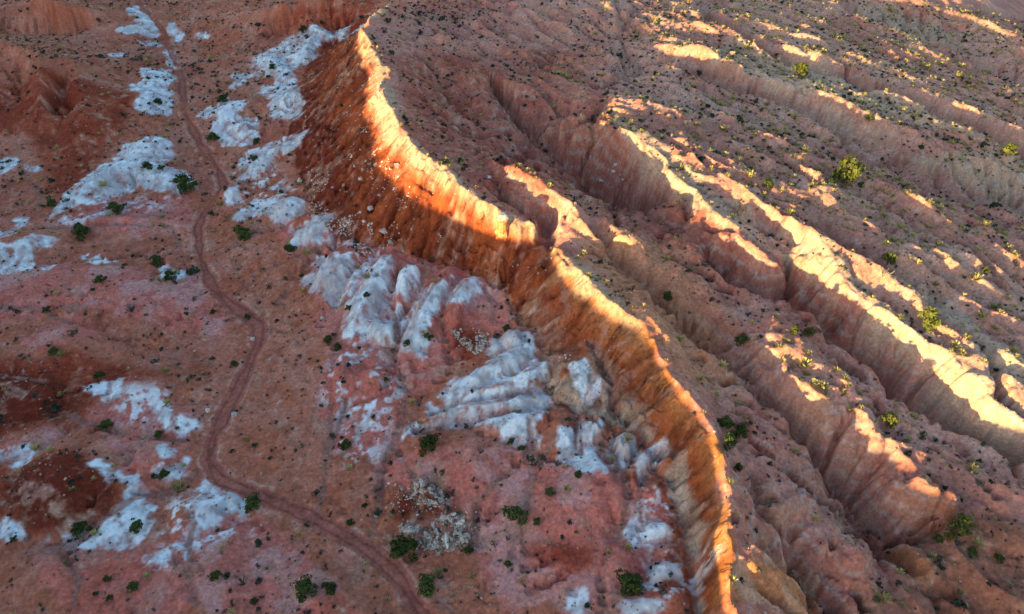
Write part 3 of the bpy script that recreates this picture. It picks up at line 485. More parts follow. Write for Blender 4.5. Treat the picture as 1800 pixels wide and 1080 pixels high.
# bedding bands on steep plateau walls
band = np.sin(zrel * 2.1 + n2 * 1.6); col = mix(col, C(.50, .42, .36), sstep(.55, .95, band) * sstep(.55, .9, sl_v) * plat * .45)
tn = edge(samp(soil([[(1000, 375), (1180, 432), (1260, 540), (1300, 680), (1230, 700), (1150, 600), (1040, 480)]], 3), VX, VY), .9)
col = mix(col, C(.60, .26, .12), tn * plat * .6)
og = edge(samp(soil([[(1292, 1010), (1340, 978), (1390, 1000), (1430, 1050), (1450, 1100), (1220, 1100), (1290, 1050)], [(1560, 970), (1610, 962), (1655, 1050), (1600, 1030)]], .8), VX, VY), .6)
col = mix(col, mix(C(.56, .21, .085) + 0 * col, C(.60, .33, .20), sstep(0, .7, nL + n2 * .4)), og * .85)
bf = edge(samp(soil([[(1590, 900), (1700, 900), (1950, 960), (1950, 1200), (1560, 1100), (1660, 1000)]], 3), VX, VY), .9); col = mix(col, C(.34, .12, .06), bf * .75)
sp = samp(mSp, VX, VY) * sstep(-.15, .25, n3 * .8 + n2 * .5 + nL * .3)
wm = wm * (.72 + .28 * sstep(-.5, .3, n3 + nL * .8 + n2 * .4)); halo = edge(wm, 1.0, .6) * sstep(.02, .2, wm + .1 * n3); col = mix(col, C(.60, .43, .41), halo * .75)
wh = np.maximum(edge(wm + .08, .8, .7) * sstep(.05, .3, wm), sp * .9)
bk = samp(mound, VX, VY); wh = wh * (.62 + .38 * sstep(.10, .42, bk + .12 * n3 + .06 * nL) + .7 * sstep(.05, .0, bk)).clip(0, 1)
wh = wh * (1 - .75 * sstep(.02, .16, -fl) * sstep(.1, .5, n2 + .5))
wc = mix(C(.58, .65, .67) + 0 * VX[..., None], C(.74, .79, .80), sstep(-.6, .6, n3 + n2)); wc = mix(wc, C(.48, .40, .38), sstep(.1, .9, nL * .6 - n2) * .55)
wc = mix(wc, C(.42, .29, .29), rl * .55)
col = mix(col, wc, wh)
ws = sstep(.35, .8, samp(mWash, VX, VY) + .2 * n3)
col = mix(col, mix(col, C(.36, .17, .125) + 0 * col, 0 * wh + .75), ws)
rdv = samp(RD, VX, VY); ro = sstep(.30, .70, samp(mRoad, VX, VY) + .22 * n3 + .12 * n2)
col = mix(col, C(.60, .34, .26), np.exp(-((rdv - 2.0) / .3) ** 2) * sstep(-.4, .4, n3 + n2) * .6)
col = mix(col, C(.36, .115, .08), ro * .9); col = mix(col, C(.25, .072, .05), ro * np.exp(-((rdv - .72 - .15 * n2) / .26) ** 2))
col = col * (1 + .17 * n3 + .12 * noise(VX, VY, .45, 66))[..., None]
col = np.clip(col, .01, .85)

cls = np.zeros(VX.shape, int)                                   # 0 valley ground, 1 plateau, 2 escarpment, 3 mounds, 4 road
cls[plat > .5] = 1; cls[(face > .5) & (cls == 0)] = 2; cls[(wh > .5) & (cls == 0)] = 3; cls[(ro > .5)] = 4

def mat_soil(name, rough=.95, bump=.5, lo=.60, hi=1.38):
    m = bpy.data.materials.new(name); m.use_nodes = True; nt = m.node_tree; N = nt.nodes; L = nt.links
    bs = N['Principled BSDF']; bs.inputs['Roughness'].default_value = rough; bs.inputs['Specular IOR Level'].default_value = .12
    at = N.new('ShaderNodeAttribute'); at.attribute_name = 'soil'
    tc = N.new('ShaderNodeTexCoord')
    def nz(scale, detail, rou=.6):
        n = N.new('ShaderNodeTexNoise'); n.inputs['Scale'].default_value = scale; n.inputs['Detail'].default_value = detail; n.inputs['Roughness'].default_value = rou
        L.new(tc.outputs['Object'], n.inputs['Vector']); return n
    a = nz(1.6, 8, .7); r = N.new('ShaderNodeValToRGB'); r.color_ramp.elements[0].position = .30; r.color_ramp.elements[0].color = (lo, lo * .98, lo * .96, 1); r.color_ramp.elements[1].position = .70; r.color_ramp.elements[1].color = (hi, hi * .99, hi * .98, 1)
    L.new(a.outputs['Fac'], r.inputs['Fac'])
    mx = N.new('ShaderNodeMix'); mx.data_type = 'RGBA'; mx.blend_type = 'MULTIPLY'; mx.inputs['Factor'].default_value = 1
    L.new(at.outputs['Color'], mx.inputs[6]); L.new(r.outputs['Color'], mx.inputs[7])
    v = N.new('ShaderNodeTexVoronoi'); v.inputs['Scale'].default_value = 2.6; L.new(tc.outputs['Object'], v.inputs['Vector'])
    r2 = N.new('ShaderNodeValToRGB'); r2.color_ramp.elements[0].position = .10; r2.color_ramp.elements[0].color = (1, 1, 1, 1); r2.color_ramp.elements[1].position = .16; r2.color_ramp.elements[1].color = (0, 0, 0, 1)
    L.new(v.outputs['Distance'], r2.inputs['Fac'])
    b2 = nz(.22, 3); r3 = N.new('ShaderNodeValToRGB'); r3.color_ramp.elements[0].position = .5; r3.color_ramp.elements[1].position = .62; L.new(b2.outputs['Fac'], r3.inputs['Fac'])
    mm = N.new('ShaderNodeMath'); mm.operation = 'MULTIPLY'; L.new(r2.outputs['Color'], mm.inputs[0]); L.new(r3.outputs['Color'], mm.inputs[1])
    mm2 = N.new('ShaderNodeMath'); mm2.operation = 'MULTIPLY'; L.new(mm.outputs[0], mm2.inputs[0]); mm2.inputs[1].default_value = .55
    mx2 = N.new('ShaderNodeMix'); mx2.data_type = 'RGBA'; mx2.inputs[7].default_value = (.13, .085, .06, 1)   # dark pebbles and twigs
    L.new(mm2.outputs[0], mx2.inputs['Factor']); L.new(mx.outputs[2], mx2.inputs[6]); L.new(mx2.outputs[2], bs.inputs['Base Color'])
    h = nz(2.4, 10, .75); bp = N.new('ShaderNodeBump'); bp.inputs['Strength'].default_value = bump; bp.inputs['Distance'].default_value = .35
    L.new(h.outputs['Fac'], bp.inputs['Height']); L.new(bp.outputs['Normal'], bs.inputs['Normal'])
    return m
_r = seg_field(crest_w, 40); ARC = np.zeros_like(Z); ARC[_r[0]] = _r[2] * float(np.hypot(*np.diff(np.array([p[:2] for p in crest_w]), axis=0).T).sum())
AR = samp(ARC, VX, VY).reshape(-1)
def add_streaks(m):
    # runnels and drip marks that follow the face's own strike (distance along the crest) and height
    nt = m.node_tree; N = nt.nodes; L = nt.links; bs = N['Principled BSDF']
    at = N.new('ShaderNodeAttribute'); at.attribute_name = 'strike'; tc = N.new('ShaderNodeTexCoord'); sx = N.new('ShaderNodeSeparateXYZ'); cb = N.new('ShaderNodeCombineXYZ'); L.new(tc.outputs['Object'], sx.inputs[0])
    w = N.new('ShaderNodeTexNoise'); w.inputs['Scale'].default_value = .35; w.inputs['Detail'].default_value = 4; L.new(tc.outputs['Object'], w.inputs['Vector'])
    a1 = N.new('ShaderNodeMath'); a1.operation = 'MULTIPLY_ADD'; a1.inputs[1].default_value = 1.6; L.new(w.outputs['Fac'], a1.inputs[0]); L.new(at.outputs['Fac'], a1.inputs[2])
    z1 = N.new('ShaderNodeMath'); z1.operation = 'MULTIPLY'; z1.inputs[1].default_value = .10; L.new(sx.outputs['Z'], z1.inputs[0]); L.new(a1.outputs[0], cb.inputs['X']); L.new(z1.outputs[0], cb.inputs['Y'])
    n = N.new('ShaderNodeTexNoise'); n.inputs['Scale'].default_value = 1.3; n.inputs['Detail'].default_value = 7; n.inputs['Roughness'].default_value = .75; L.new(cb.outputs[0], n.inputs['Vector'])
    r = N.new('ShaderNodeValToRGB'); e = r.color_ramp.elements; e[0].position = .36; e[0].color = (.30, .24, .22, 1); e[1].position = .45; e[1].color = (1, 1, 1, 1); q = e.new(.62); q.color = (1.08, 1.05, 1, 1); q = e.new(.74); q.color = (1.45, 1.6, 1.7, 1); L.new(n.outputs['Fac'], r.inputs['Fac'])
    mx = N.new('ShaderNodeMix'); mx.data_type = 'RGBA'; mx.blend_type = 'MULTIPLY'; mx.inputs['Factor'].default_value = 1
    src = bs.inputs['Base Color'].links[0].from_socket; L.new(src, mx.inputs[6]); L.new(r.outputs['Color'], mx.inputs[7]); L.new(mx.outputs[2], bs.inputs['Base Color'])
    bp = N.new('ShaderNodeBump'); bp.inputs['Strength'].default_value = .8; bp.inputs['Distance'].default_value = .5; L.new(n.outputs['Fac'], bp.inputs['Height']); L.new(bs.inputs['Normal'].links[0].from_socket, bp.inputs['Normal']); L.new(bp.outputs['Normal'], bs.inputs['Normal'])
    return m
def build_ground():
    nr, nc = VX.shape
    P = np.stack([VX, VY, VZ], -1)
    # smooth normals of the whole sheet, shared by its pieces
    dx = np.zeros_like(P); dy = np.zeros_like(P); dx[:, 1:-1] = P[:, 2:] - P[:, :-2]; dx[:, 0] = P[:, 1] - P[:, 0]; dx[:, -1] = P[:, -1] - P[:, -2]
    dy[1:-1] = P[2:] - P[:-2]; dy[0] = P[1] - P[0]; dy[-1] = P[-1] - P[-2]
    Nn = np.cross(dx, dy); Nn /= np.linalg.norm(Nn, axis=-1, keepdims=True) + 1e-12
    i = np.arange(nr - 1)[:, None] * nc + np.arange(nc - 1)[None]
    quads = np.stack([i, i + 1, i + 1 + nc, i + nc], -1).reshape(-1, 4); qc = cls[:-1, :-1].reshape(-1)
    Pf = P.reshape(-1, 3); Nf = Nn.reshape(-1, 3); Cf = np.concatenate([col.reshape(-1, 3), np.ones((nr * nc, 1))], 1)
    for c, nm in enumerate(['valley_ground', 'plateau', 'escarpment', 'claystone_mounds', 'dirt_road']):
        q = quads[qc == c]; used, inv = np.unique(q, return_inverse=True); inv = inv.reshape(-1)
        me = bpy.data.meshes.new(nm); me.vertices.add(len(used)); me.vertices.foreach_set('co', Pf[used].ravel())
        me.loops.add(len(inv)); me.loops.foreach_set('vertex_index', inv.astype(np.int32))
        me.polygons.add(len(q)); me.polygons.foreach_set('loop_start', np.arange(0, len(inv), 4, dtype=np.int32)); me.polygons.foreach_set('loop_total', np.full(len(q), 4, np.int32))
        me.polygons.foreach_set('use_smooth', np.ones(len(q), bool)); me.update()
        ca = me.color_attributes.new('soil', 'FLOAT_COLOR', 'POINT'); ca.data.foreach_set('color', Cf[used].astype(np.float32).ravel())
        if c in (2, 1): sa = me.attributes.new('strike', 'FLOAT', 'POINT'); sa.data.foreach_set('value', AR[used].astype(np.float32))
        me.normals_split_custom_set_from_vertices(Nf[used].astype(np.float32))
        o = bpy.data.objects.new(nm, me); scene.collection.objects.link(o); o['kind'] = 'structure'
        mt = mat_soil(nm + '_soil', bump=.25 if c == 4 else .35 if c == 3 else .6, lo=.82 if c == 3 else .62, hi=1.14 if c == 3 else 1.36); me.materials.append(add_streaks(mt) if c == 2 else mt)
build_ground()

# ------------------------------------------------------------------ the mesa across the valley, outside the frame, that keeps the valley in shade
def build_mesa():
    t = np.linspace(-620, 420, 700); prof = [(-70, -8), (-88, 6), (-100, 14), (-112, 34), (-118, 44), (-120, 1e3), (-124, 1e3), (-200, 1e3), (-380, 1e3), (-480, 1e3), (-560, -8)]
    vs = []
    for s_, h_ in prof:
        top = Hs(t) + TE * 120.0 + .75 * fbm(t, t * 0, 13, 3, 81) - .8
        if h_ > 500: z = top + (0 if s_ == -120 else .2 * (s_ == -124) ) - (2 if s_ < -150 else 0) - (30 if s_ == -480 else 0)
        else: z = np.minimum(h_ + 3 * fbm(t, t * 0 + s_, 20, 3, 82), top - 1)
        ss = s_ + (3 * fbm(t, t * 0 + 50, 30, 3, 83) if s_ > -120 else 0)
        vs.append(np.stack([SUX * ss + SUY * t, SUY * ss - SUX * t, z], -1))
    V = np.stack(vs); n, m = V.shape[:2]
    me = bpy.data.meshes.new('mesa'); i = (np.arange(n - 1)[:, None] * m + np.arange(m - 1)[None])
    me.from_pydata(V.reshape(-1, 3).tolist(), [], np.stack([i, i + 1, i + 1 + m, i + m], -1).reshape(-1, 4).tolist())
    ca = me.color_attributes.new('soil', 'FLOAT_COLOR', 'POINT'); ca.data.foreach_set('color', np.tile([.36, .16, .09, 1], n * m).astype(np.float32))
    o = bpy.data.objects.new('mesa', me); scene.collection.objects.link(o); o['kind'] = 'structure'; me.materials.append(mat_soil('mesa_rock'))
build_mesa()
# ------------------------------------------------------------------ plants and stones
R = random.Random(5)
def mat_plain(name, c1, c2, scale=6.0, rough=.9, bump=0.0, trans=0.0):
    m = bpy.data.materials.new(name); m.use_nodes = True; nt = m.node_tree; N = nt.nodes; L = nt.links
    bs = N['Principled BSDF']; bs.inputs['Roughness'].default_value = rough; bs.inputs['Specular IOR Level'].default_value = .15
    tc = N.new('ShaderNodeTexCoord'); n = N.new('ShaderNodeTexNoise'); n.inputs['Scale'].default_value = scale; n.inputs['Detail'].default_value = 5
    r = N.new('ShaderNodeValToRGB'); r.color_ramp.elements[0].position = .36; r.color_ramp.elements[1].position = .64
    r.color_ramp.elements[0].color = (*c1, 1); r.color_ramp.elements[1].color = (*c2, 1)
    oi = N.new('ShaderNodeObjectInfo'); hv = N.new('ShaderNodeHueSaturation'); mr = N.new('ShaderNodeMapRange'); mr.inputs['To Min'].default_value = .75; mr.inputs['To Max'].default_value = 1.3
    L.new(oi.outputs['Random'], mr.inputs['Value']); L.new(mr.outputs['Result'], hv.inputs['Value'])
    L.new(tc.outputs['Object'], n.inputs['Vector']); L.new(n.outputs['Fac'], r.inputs['Fac']); L.new(r.outputs['Color'], hv.inputs['Color']); L.new(hv.outputs['Color'], bs.inputs['Base Color'])
    if bump:
        b = N.new('ShaderNodeBump'); b.inputs['Strength'].default_value = bump; b.inputs['Distance'].default_value = .08; L.new(n.outputs['Fac'], b.inputs['Height']); L.new(b.outputs['Normal'], bs.inputs['Normal'])
    if trans:
        tr = N.new('ShaderNodeBsdfTranslucent'); ms = N.new('ShaderNodeMixShader'); ms.inputs[0].default_value = trans
        L.new(hv.outputs['Color'], tr.inputs['Color']); L.new(bs.outputs[0], ms.inputs[1]); L.new(tr.outputs[0], ms.inputs[2]); L.new(ms.outputs[0], N['Material Output'].inputs['Surface'])
    return m
M_JUN = mat_plain('juniper_needles', (.030, .050, .016), (.100, .120, .026), 2.2, trans=.2)
M_BARK = mat_plain('juniper_bark', (.10, .075, .055), (.20, .155, .12), 9)
M_SAGE = mat_plain('sagebrush_leaves', (.04, .05, .038), (.10, .11, .075), 5, trans=.15)
M_SAGE2 = mat_plain('blackbrush_leaves', (.022, .034, .024), (.06, .075, .045), 5, trans=.15)
M_RAB = mat_plain('rabbitbrush_stems', (.26, .22, .07), (.54, .44, .17), 5, trans=.2)
M_STONE = mat_plain('white_stone', (.44, .27, .19), (.74, .68, .62), 1.6, bump=.6)
M_SLAB = mat_plain('outcrop_stone', (.30, .17, .10), (.74, .64, .54), 1.1, bump=.8)
M_SLABD = mat_plain('outcrop_stone_dark', (.12, .07, .05), (.36, .24, .17), 1.3, bump=.8)
M_DEAD = mat_plain('dead_wood', (.34, .27, .19), (.50, .42, .30), 8)
M_DEADD = mat_plain('weathered_dark_wood', (.05, .045, .045), (.11, .10, .095), 8)
M_ORANGE = mat_plain('orange_mudstone', (.34, .12, .045), (.52, .24, .10), 1.2, bump=.8)

def mesh_from(name, V, F, mat):
    me = bpy.data.meshes.new(name); me.from_pydata([tuple(map(float, v)) for v in V], [], F); me.materials.append(mat); return me
def link(name, me, parent=None, loc=(0, 0, 0), rot=0, sc=1.0):
    o = bpy.data.objects.new(name, me); scene.collection.objects.link(o)
    if parent is not None: o.parent = parent
    o.location = loc; o.rotation_euler = (0, 0, rot); o.scale = (sc, sc, sc) if not isinstance(sc, tuple) else sc; return o
def tag(o, label, cat, group=None):
    o['label'] = label; o['category'] = cat
    if group: o['group'] = group
def tube(V, F, pts, radii, n=5):
    base = len(V)
    for i, (p, r) in enumerate(zip(pts, radii)):
        a = pts[min(i + 1, len(pts) - 1)]; b = pts[max(i - 1, 0)]; d = np.array(a) - np.array(b); d = d / (np.linalg.norm(d) + 1e-9)
        s = np.cross(d, (.3, .9, .2)); s /= np.linalg.norm(s) + 1e-9; q = np.cross(d, s)
        for k in range(n):
            t = 2 * math.pi * k / n; V.append(np.array(p) + r * (math.cos(t) * s + math.sin(t) * q))
    for i in range(len(pts) - 1):
        for k in range(n): F.append((base + i * n + k, base + i * n + (k + 1) % n, base + (i + 1) * n + (k + 1) % n, base + (i + 1) * n + k))
    F.append(tuple(base + (len(pts) - 1) * n + k for k in range(n)))
def tuft_faces(V, F, c, r, n, rng, sq=.75, up=.3, leaf=.16):
    for i in range(n):
        d = np.array([rng.gauss(0, 1), rng.gauss(0, 1), rng.gauss(0, 1)]); d /= np.linalg.norm(d) + 1e-9
        rr = r * (.55 + .5 * rng.random()); p = np.array(c) + d * rr * np.array([1, 1, sq])
        nrm = d + np.array([rng.uniform(-.6, .6) for _ in range(3)]); nrm[2] += up; nrm /= np.linalg.norm(nrm)
        a = np.cross(nrm, (rng.uniform(-1, 1), rng.uniform(-1, 1), .4)); a /= np.linalg.norm(a) + 1e-9; b = np.cross(nrm, a)
        s = leaf * rng.uniform(.6, 1.4); k = len(V)
        V += [p - a * s, p - b * s * .6 + nrm * s * .2, p + a * s, p + b * s * .8]; F.append((k, k + 1, k + 2, k + 3))
def juniper_mesh(seed):
    rng = random.Random(seed); V, F = [], []; TV, TF = [], []
    tube(TV, TF, [(0, 0, -.5), (.05, .03, .2), (.12, -.05, .7), (.05, .05, 1.25)], [.16, .13, .10, .05], 6)
    nb = rng.randint(8, 11)
    for i in range(nb):
        a = 2 * math.pi * i / nb + rng.uniform(-.4, .4); rr = rng.uniform(.35, 1.0); z = rng.uniform(.65, 1.75) - .35 * rr
        c = (math.cos(a) * rr, math.sin(a) * rr, z); tube(TV, TF, [(.05, .0, .45), (c[0] * .5, c[1] * .5, z * .7), c], [.06, .04, .02], 4)
        tuft_faces(V, F, c, rng.uniform(.36, .6), 62, rng, leaf=.135)
    tuft_faces(V, F, (0, 0, 1.6), .6, 90, rng, leaf=.135); tuft_faces(V, F, (0, 0, 1.0), .75, 70, rng, leaf=.15)
    return mesh_from('juniper_crown', V, F, M_JUN), mesh_from('juniper_trunk', TV, TF, M_BARK)
JUN = [juniper_mesh(s) for s in range(6)]
M_JUN_SUN = mat_plain('juniper_needles_painted_sun', (.05, .068, .02), (.20, .195, .04), 2.6, trans=.25)  # needle colour with sunlight painted in, for the junipers standing in the sun
JUN_SUN = []
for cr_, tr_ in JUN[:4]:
    c2 = cr_.copy(); c2.materials.clear(); c2.materials.append(M_JUN_SUN); JUN_SUN.append((c2, tr_))
def bush_mesh(seed, mat, n=40, leaf=.16, sq=.7):
    rng = random.Random(seed); V, F = [], []
    for j in range(rng.randint(2, 4)):
        tuft_faces(V, F, (rng.uniform(-.25, .25), rng.uniform(-.25, .25), rng.uniform(.22, .38)), rng.uniform(.22, .36), n // 3, rng, sq=sq, leaf=leaf)
    SV, SF = [], []
    return mesh_from('shrub', V, F, mat), V, F
SAGE = [bush_mesh(s, M_SAGE) for s in range(5)]; SAGE2 = [bush_mesh(s + 50, M_SAGE2) for s in range(4)]
def twig_mesh(seed, mat):
    rng = random.Random(seed); V, F = [], []
    for i in range(34):
        a = rng.uniform(0, 6.28); t = rng.uniform(.1, 1.0) ** .7; d = np.array([math.cos(a) * t, math.sin(a) * t, rng.uniform(.5, 1.0)]); d *= .62 / np.linalg.norm(d) * rng.uniform(.7, 1.1)
        s = np.cross(d, (0, 0, 1)); s = s / (np.linalg.norm(s) + 1e-9) * .05; k = len(V); V += [d * .25 - s * .5, d * .3 + s * .5, d + s * 1.2, d * 1.08 - s * 1.0]; F.append((k, k + 1, k + 2, k + 3))
    return mesh_from('rabbitbrush', V, F, mat), V, F
RAB = [twig_mesh(s, M_RAB) for s in range(5)]
def rock_mesh(seed, mat, flat=.7):
    rng = random.Random(seed); me = bpy.data.meshes.new('rock'); import bmesh; bm = bmesh.new()
    for i in range(14):
        d = np.array([rng.gauss(0, 1) for _ in range(3)]); d /= np.linalg.norm(d); d = np.clip(d, -.72, .72) * np.array([1, .8, flat]) * rng.uniform(.42, .56) / .6
        bm.verts.new(d)
    r = bmesh.ops.convex_hull(bm, input=bm.verts)
    for v in [v for v in bm.verts if not v.link_faces]: bm.verts.remove(v)
    bm.to_mesh(me); bm.free(); me.materials.append(mat); return me
ROCK = [rock_mesh(s, M_STONE) for s in range(6)]; SLAB = [rock_mesh(s + 20, M_SLAB, .5) for s in range(7)]; SLABD = [rock_mesh(s + 40, M_SLABD, .5) for s in range(4)]
def gz(x, y): return float(ground_z(np.array([x]), np.array([y]))[0])
def depth_of(x, y, z): return y * math.cos(PITCH) + (CAM_H - z) * math.sin(PITCH)
def proj(x, y, z):
    d = y * math.cos(PITCH) + (CAM_H - z) * math.sin(PITCH); v = y * math.sin(PITCH) - (CAM_H - z) * math.cos(PITCH)
    return 900 + FPX * x / d, 540 - FPX * v / d, d

# junipers: photo x, y of the trunk's foot, crown width in photo pixels, what tells it apart
JUNIPERS = [
    (328, 332, 34, 'dark green juniper at the right tip of the broad white claystone mound'), (261, 297, 20, 'small dark juniper near the top of the broad white claystone mound'), (285, 299, 14, 'little juniper just right of another on the broad white mound'),
    (280, 185, 18, 'juniper in the middle of the white patch left of the upper track'), (261, 140, 9, 'tiny upright juniper at the upper rim of a white patch by the track'), (392, 180, 20, 'juniper at the upper edge of the white patch right of the track'), (376, 247, 20, 'grey-green juniper at the lower left corner of a white patch right of the track'),
    (450, 252, 12, 'small juniper on the lower right of the white patch right of the track'), (446, 283, 17, 'low spreading juniper on pale ridges below the shaded escarpment'), (479, 122, 13, 'small juniper high among the white clay strips under the peak'), (533, 56, 15, 'dark juniper beside the white clay under the distant peak'), (540, 68, 10, 'small round juniper on the white strip nearest the distant peak'),
    (205, 372, 26, 'juniper on pink clay below the broad white mound'), (92, 362, 20, 'juniper at the left foot of the broad white mound'), (145, 416, 32, 'wide dark juniper beside the side track at the left'), (428, 420, 32, 'wide dark juniper right of the dirt road below the pale lobes'),
    (511, 443, 22, 'juniper touching the foot of a rounded white lobe'), (278, 465, 22, 'round juniper at the upper left of the small white cone'), (300, 490, 24, 'thin-crowned juniper on the front of the small white cone'), (178, 496, 21, 'two-lobed juniper on the open pink clay'), (84, 548, 15, 'small juniper on the red wash at the left'), (97, 623, 20, 'juniper on red soil under the pink mound at the left'),
    (177, 665, 20, 'juniper above the white and pink hill beside the red soil'), (412, 642, 13, 'small dark juniper just left of the road below its bend'), (376, 551, 11, 'small bright juniper left of the road above its bend'), (436, 560, 12, 'dark little juniper right of the road above its bend'), (187, 753, 25, 'juniper on the smooth pink mound left of the road'), (280, 767, 16, 'dark juniper in the red wash left of the straight road'),
    (290, 838, 22, 'juniper on the pale triangular mound beside the road fork'), (145, 935, 30, 'broad juniper between the dark red hill and the white clay band'), (242, 930, 24, 'leaning juniper on the white clay band below the red hill'), (445, 890, 34, 'sprawling dark juniper growing on the edge of the dirt road'), (26, 950, 13, 'small juniper at the left end of the white clay band'),
    (237, 1036, 24, 'thin juniper with bare branches on the lower pink clay'), (190, 1020, 14, 'small juniper left of the thin one on the lower pink clay'), (194, 1053, 12, 'tiny juniper below two others on the lower pink clay'), (381, 1015, 20, 'flat grey-green juniper right of the white streak on pink clay'), (538, 1042, 44, 'largest juniper near the bottom edge, left of the road'), (583, 1040, 26, 'round juniper just right of the largest one near the bottom edge'), (449, 1060, 18, 'loose grey juniper on bare pink ground near the bottom edge'),
    (755, 788, 40, 'tall juniper with a visible trunk on the pink saddle below the white slopes'), (609, 787, 24, 'juniper on pink clay left of the wash below the mottled white slope'), (917, 791, 15, 'round bright juniper where the white clay meets the salmon mound'), (898, 778, 14, 'loose dark juniper on the lowest white clay slope'), (904, 912, 42, 'large round juniper between two washes on the salmon mound'), (943, 920, 16, 'small juniper right of the large round one on the salmon mound'), (966, 869, 18, 'thin juniper high on the salmon mound'),
    (712, 972, 54, 'big dark juniper leaning against the left end of the lower rock outcrop'), (824, 970, 17, 'small bright juniper at the right end of the lower rock outcrop'), (893, 993, 16, 'small upright juniper alone on the open mauve flat'), (752, 1038, 42, 'large juniper between the road and the mauve flat'), (1104, 1035, 46, 'large juniper beside the wash under the orange cliff foot'), (616, 921, 14, 'small juniper at the inner bend above the road'), (1038, 867, 0, ''), (1016, 836, 14, 'flat juniper at the lower tip of the white clay fan'),
    (645, 522, 14, 'small juniper on the side of a long white lobe'), (755, 597, 18, 'dark green juniper low on the white lobe beside the gully'), (716, 608, 17, 'grey-green juniper at the foot of the white lobe'), (890, 580, 14, 'bright juniper above the white ridges at the cliff foot'), (679, 669, 10, 'tiny bright juniper on the mottled white slope'), (577, 600, 17, 'juniper between the pale slope and the mottled white slope'), (594, 614, 18, 'dark juniper just below another beside the mottled white slope'), (614, 545, 13, 'small juniper in the hollow left of the long white lobe'),
    (1405, 136, 28, 'sunlit yellow-green juniper on the upper right ridge'), (1527, 214, 17, 'dark round juniper on the upper right ridge in shade'), (1483, 322, 52, 'largest sunlit juniper alone on the bare plateau'), (1769, 274, 28, 'sunlit juniper on the pale ridge at the right edge'), (1560, 464, 28, 'round sunlit juniper beside a narrow gully'), (1627, 573, 38, 'wide sunlit juniper on the bright ridge crest'),
    (1301, 607, 24, 'green juniper in the bottom of the shallow valley'), (1395, 586, 20, 'left half of the low sunlit juniper pair on the ridge rim'), (1420, 592, 22, 'right half of the low sunlit juniper pair on the ridge rim'), (1274, 750, 30, 'upper juniper of the cluster right behind the bright escarpment crest'), (1300, 765, 34, 'right juniper of the cluster right behind the bright escarpment crest'), (1280, 782, 30, 'lower juniper of the cluster right behind the bright escarpment crest'), (1559, 749, 32, 'bright yellow-green juniper on the sunlit spur'), (1686, 930, 38, 'bright round juniper above the brown flat at lower right'),
    (1349, 330, 18, 'small green juniper among scrub on the plateau'), (1300, 216, 13, 'small round dark juniper on shaded plateau'), (1297, 826, 18, 'small juniper below the cluster behind the escarpment crest'), (1730, 480, 16, 'sunlit small juniper near the right edge above the pale gully'), (1396, 615, 0, ''), (1173, 527, 20, 'dark juniper in the shaded hollow behind the escarpment'), (1667, 947, 22, 'dark low juniper left of the bright round one'), (1646, 952, 18, 'dark low juniper at the head of the lower right wash'), (1706, 975, 20, 'dark juniper on the brown flat at lower right'), (1752, 985, 18, 'rightmost dark juniper on the brown flat at lower right'),
]
TREES = []
for k, (px, py, w, lab) in enumerate(JUNIPERS):
    if not w: continue
    x, y = hit(px, py); z = gz(x, y); d = depth_of(x, y, z); size = w * d / FPX / 2.5
    cr, tr = JUN_SUN[k % 4] if ('sunlit' in lab or 'bright yellow' in lab or 'bright round' in lab and px > 1200) else JUN[k % 6]
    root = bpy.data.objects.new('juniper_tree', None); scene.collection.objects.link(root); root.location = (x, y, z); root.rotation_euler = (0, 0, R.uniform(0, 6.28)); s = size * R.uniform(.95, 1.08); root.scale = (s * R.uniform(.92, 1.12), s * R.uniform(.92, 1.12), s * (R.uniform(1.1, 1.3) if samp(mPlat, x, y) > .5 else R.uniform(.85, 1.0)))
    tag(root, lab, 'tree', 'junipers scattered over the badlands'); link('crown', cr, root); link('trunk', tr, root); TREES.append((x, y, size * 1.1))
TREES = np.array(TREES)

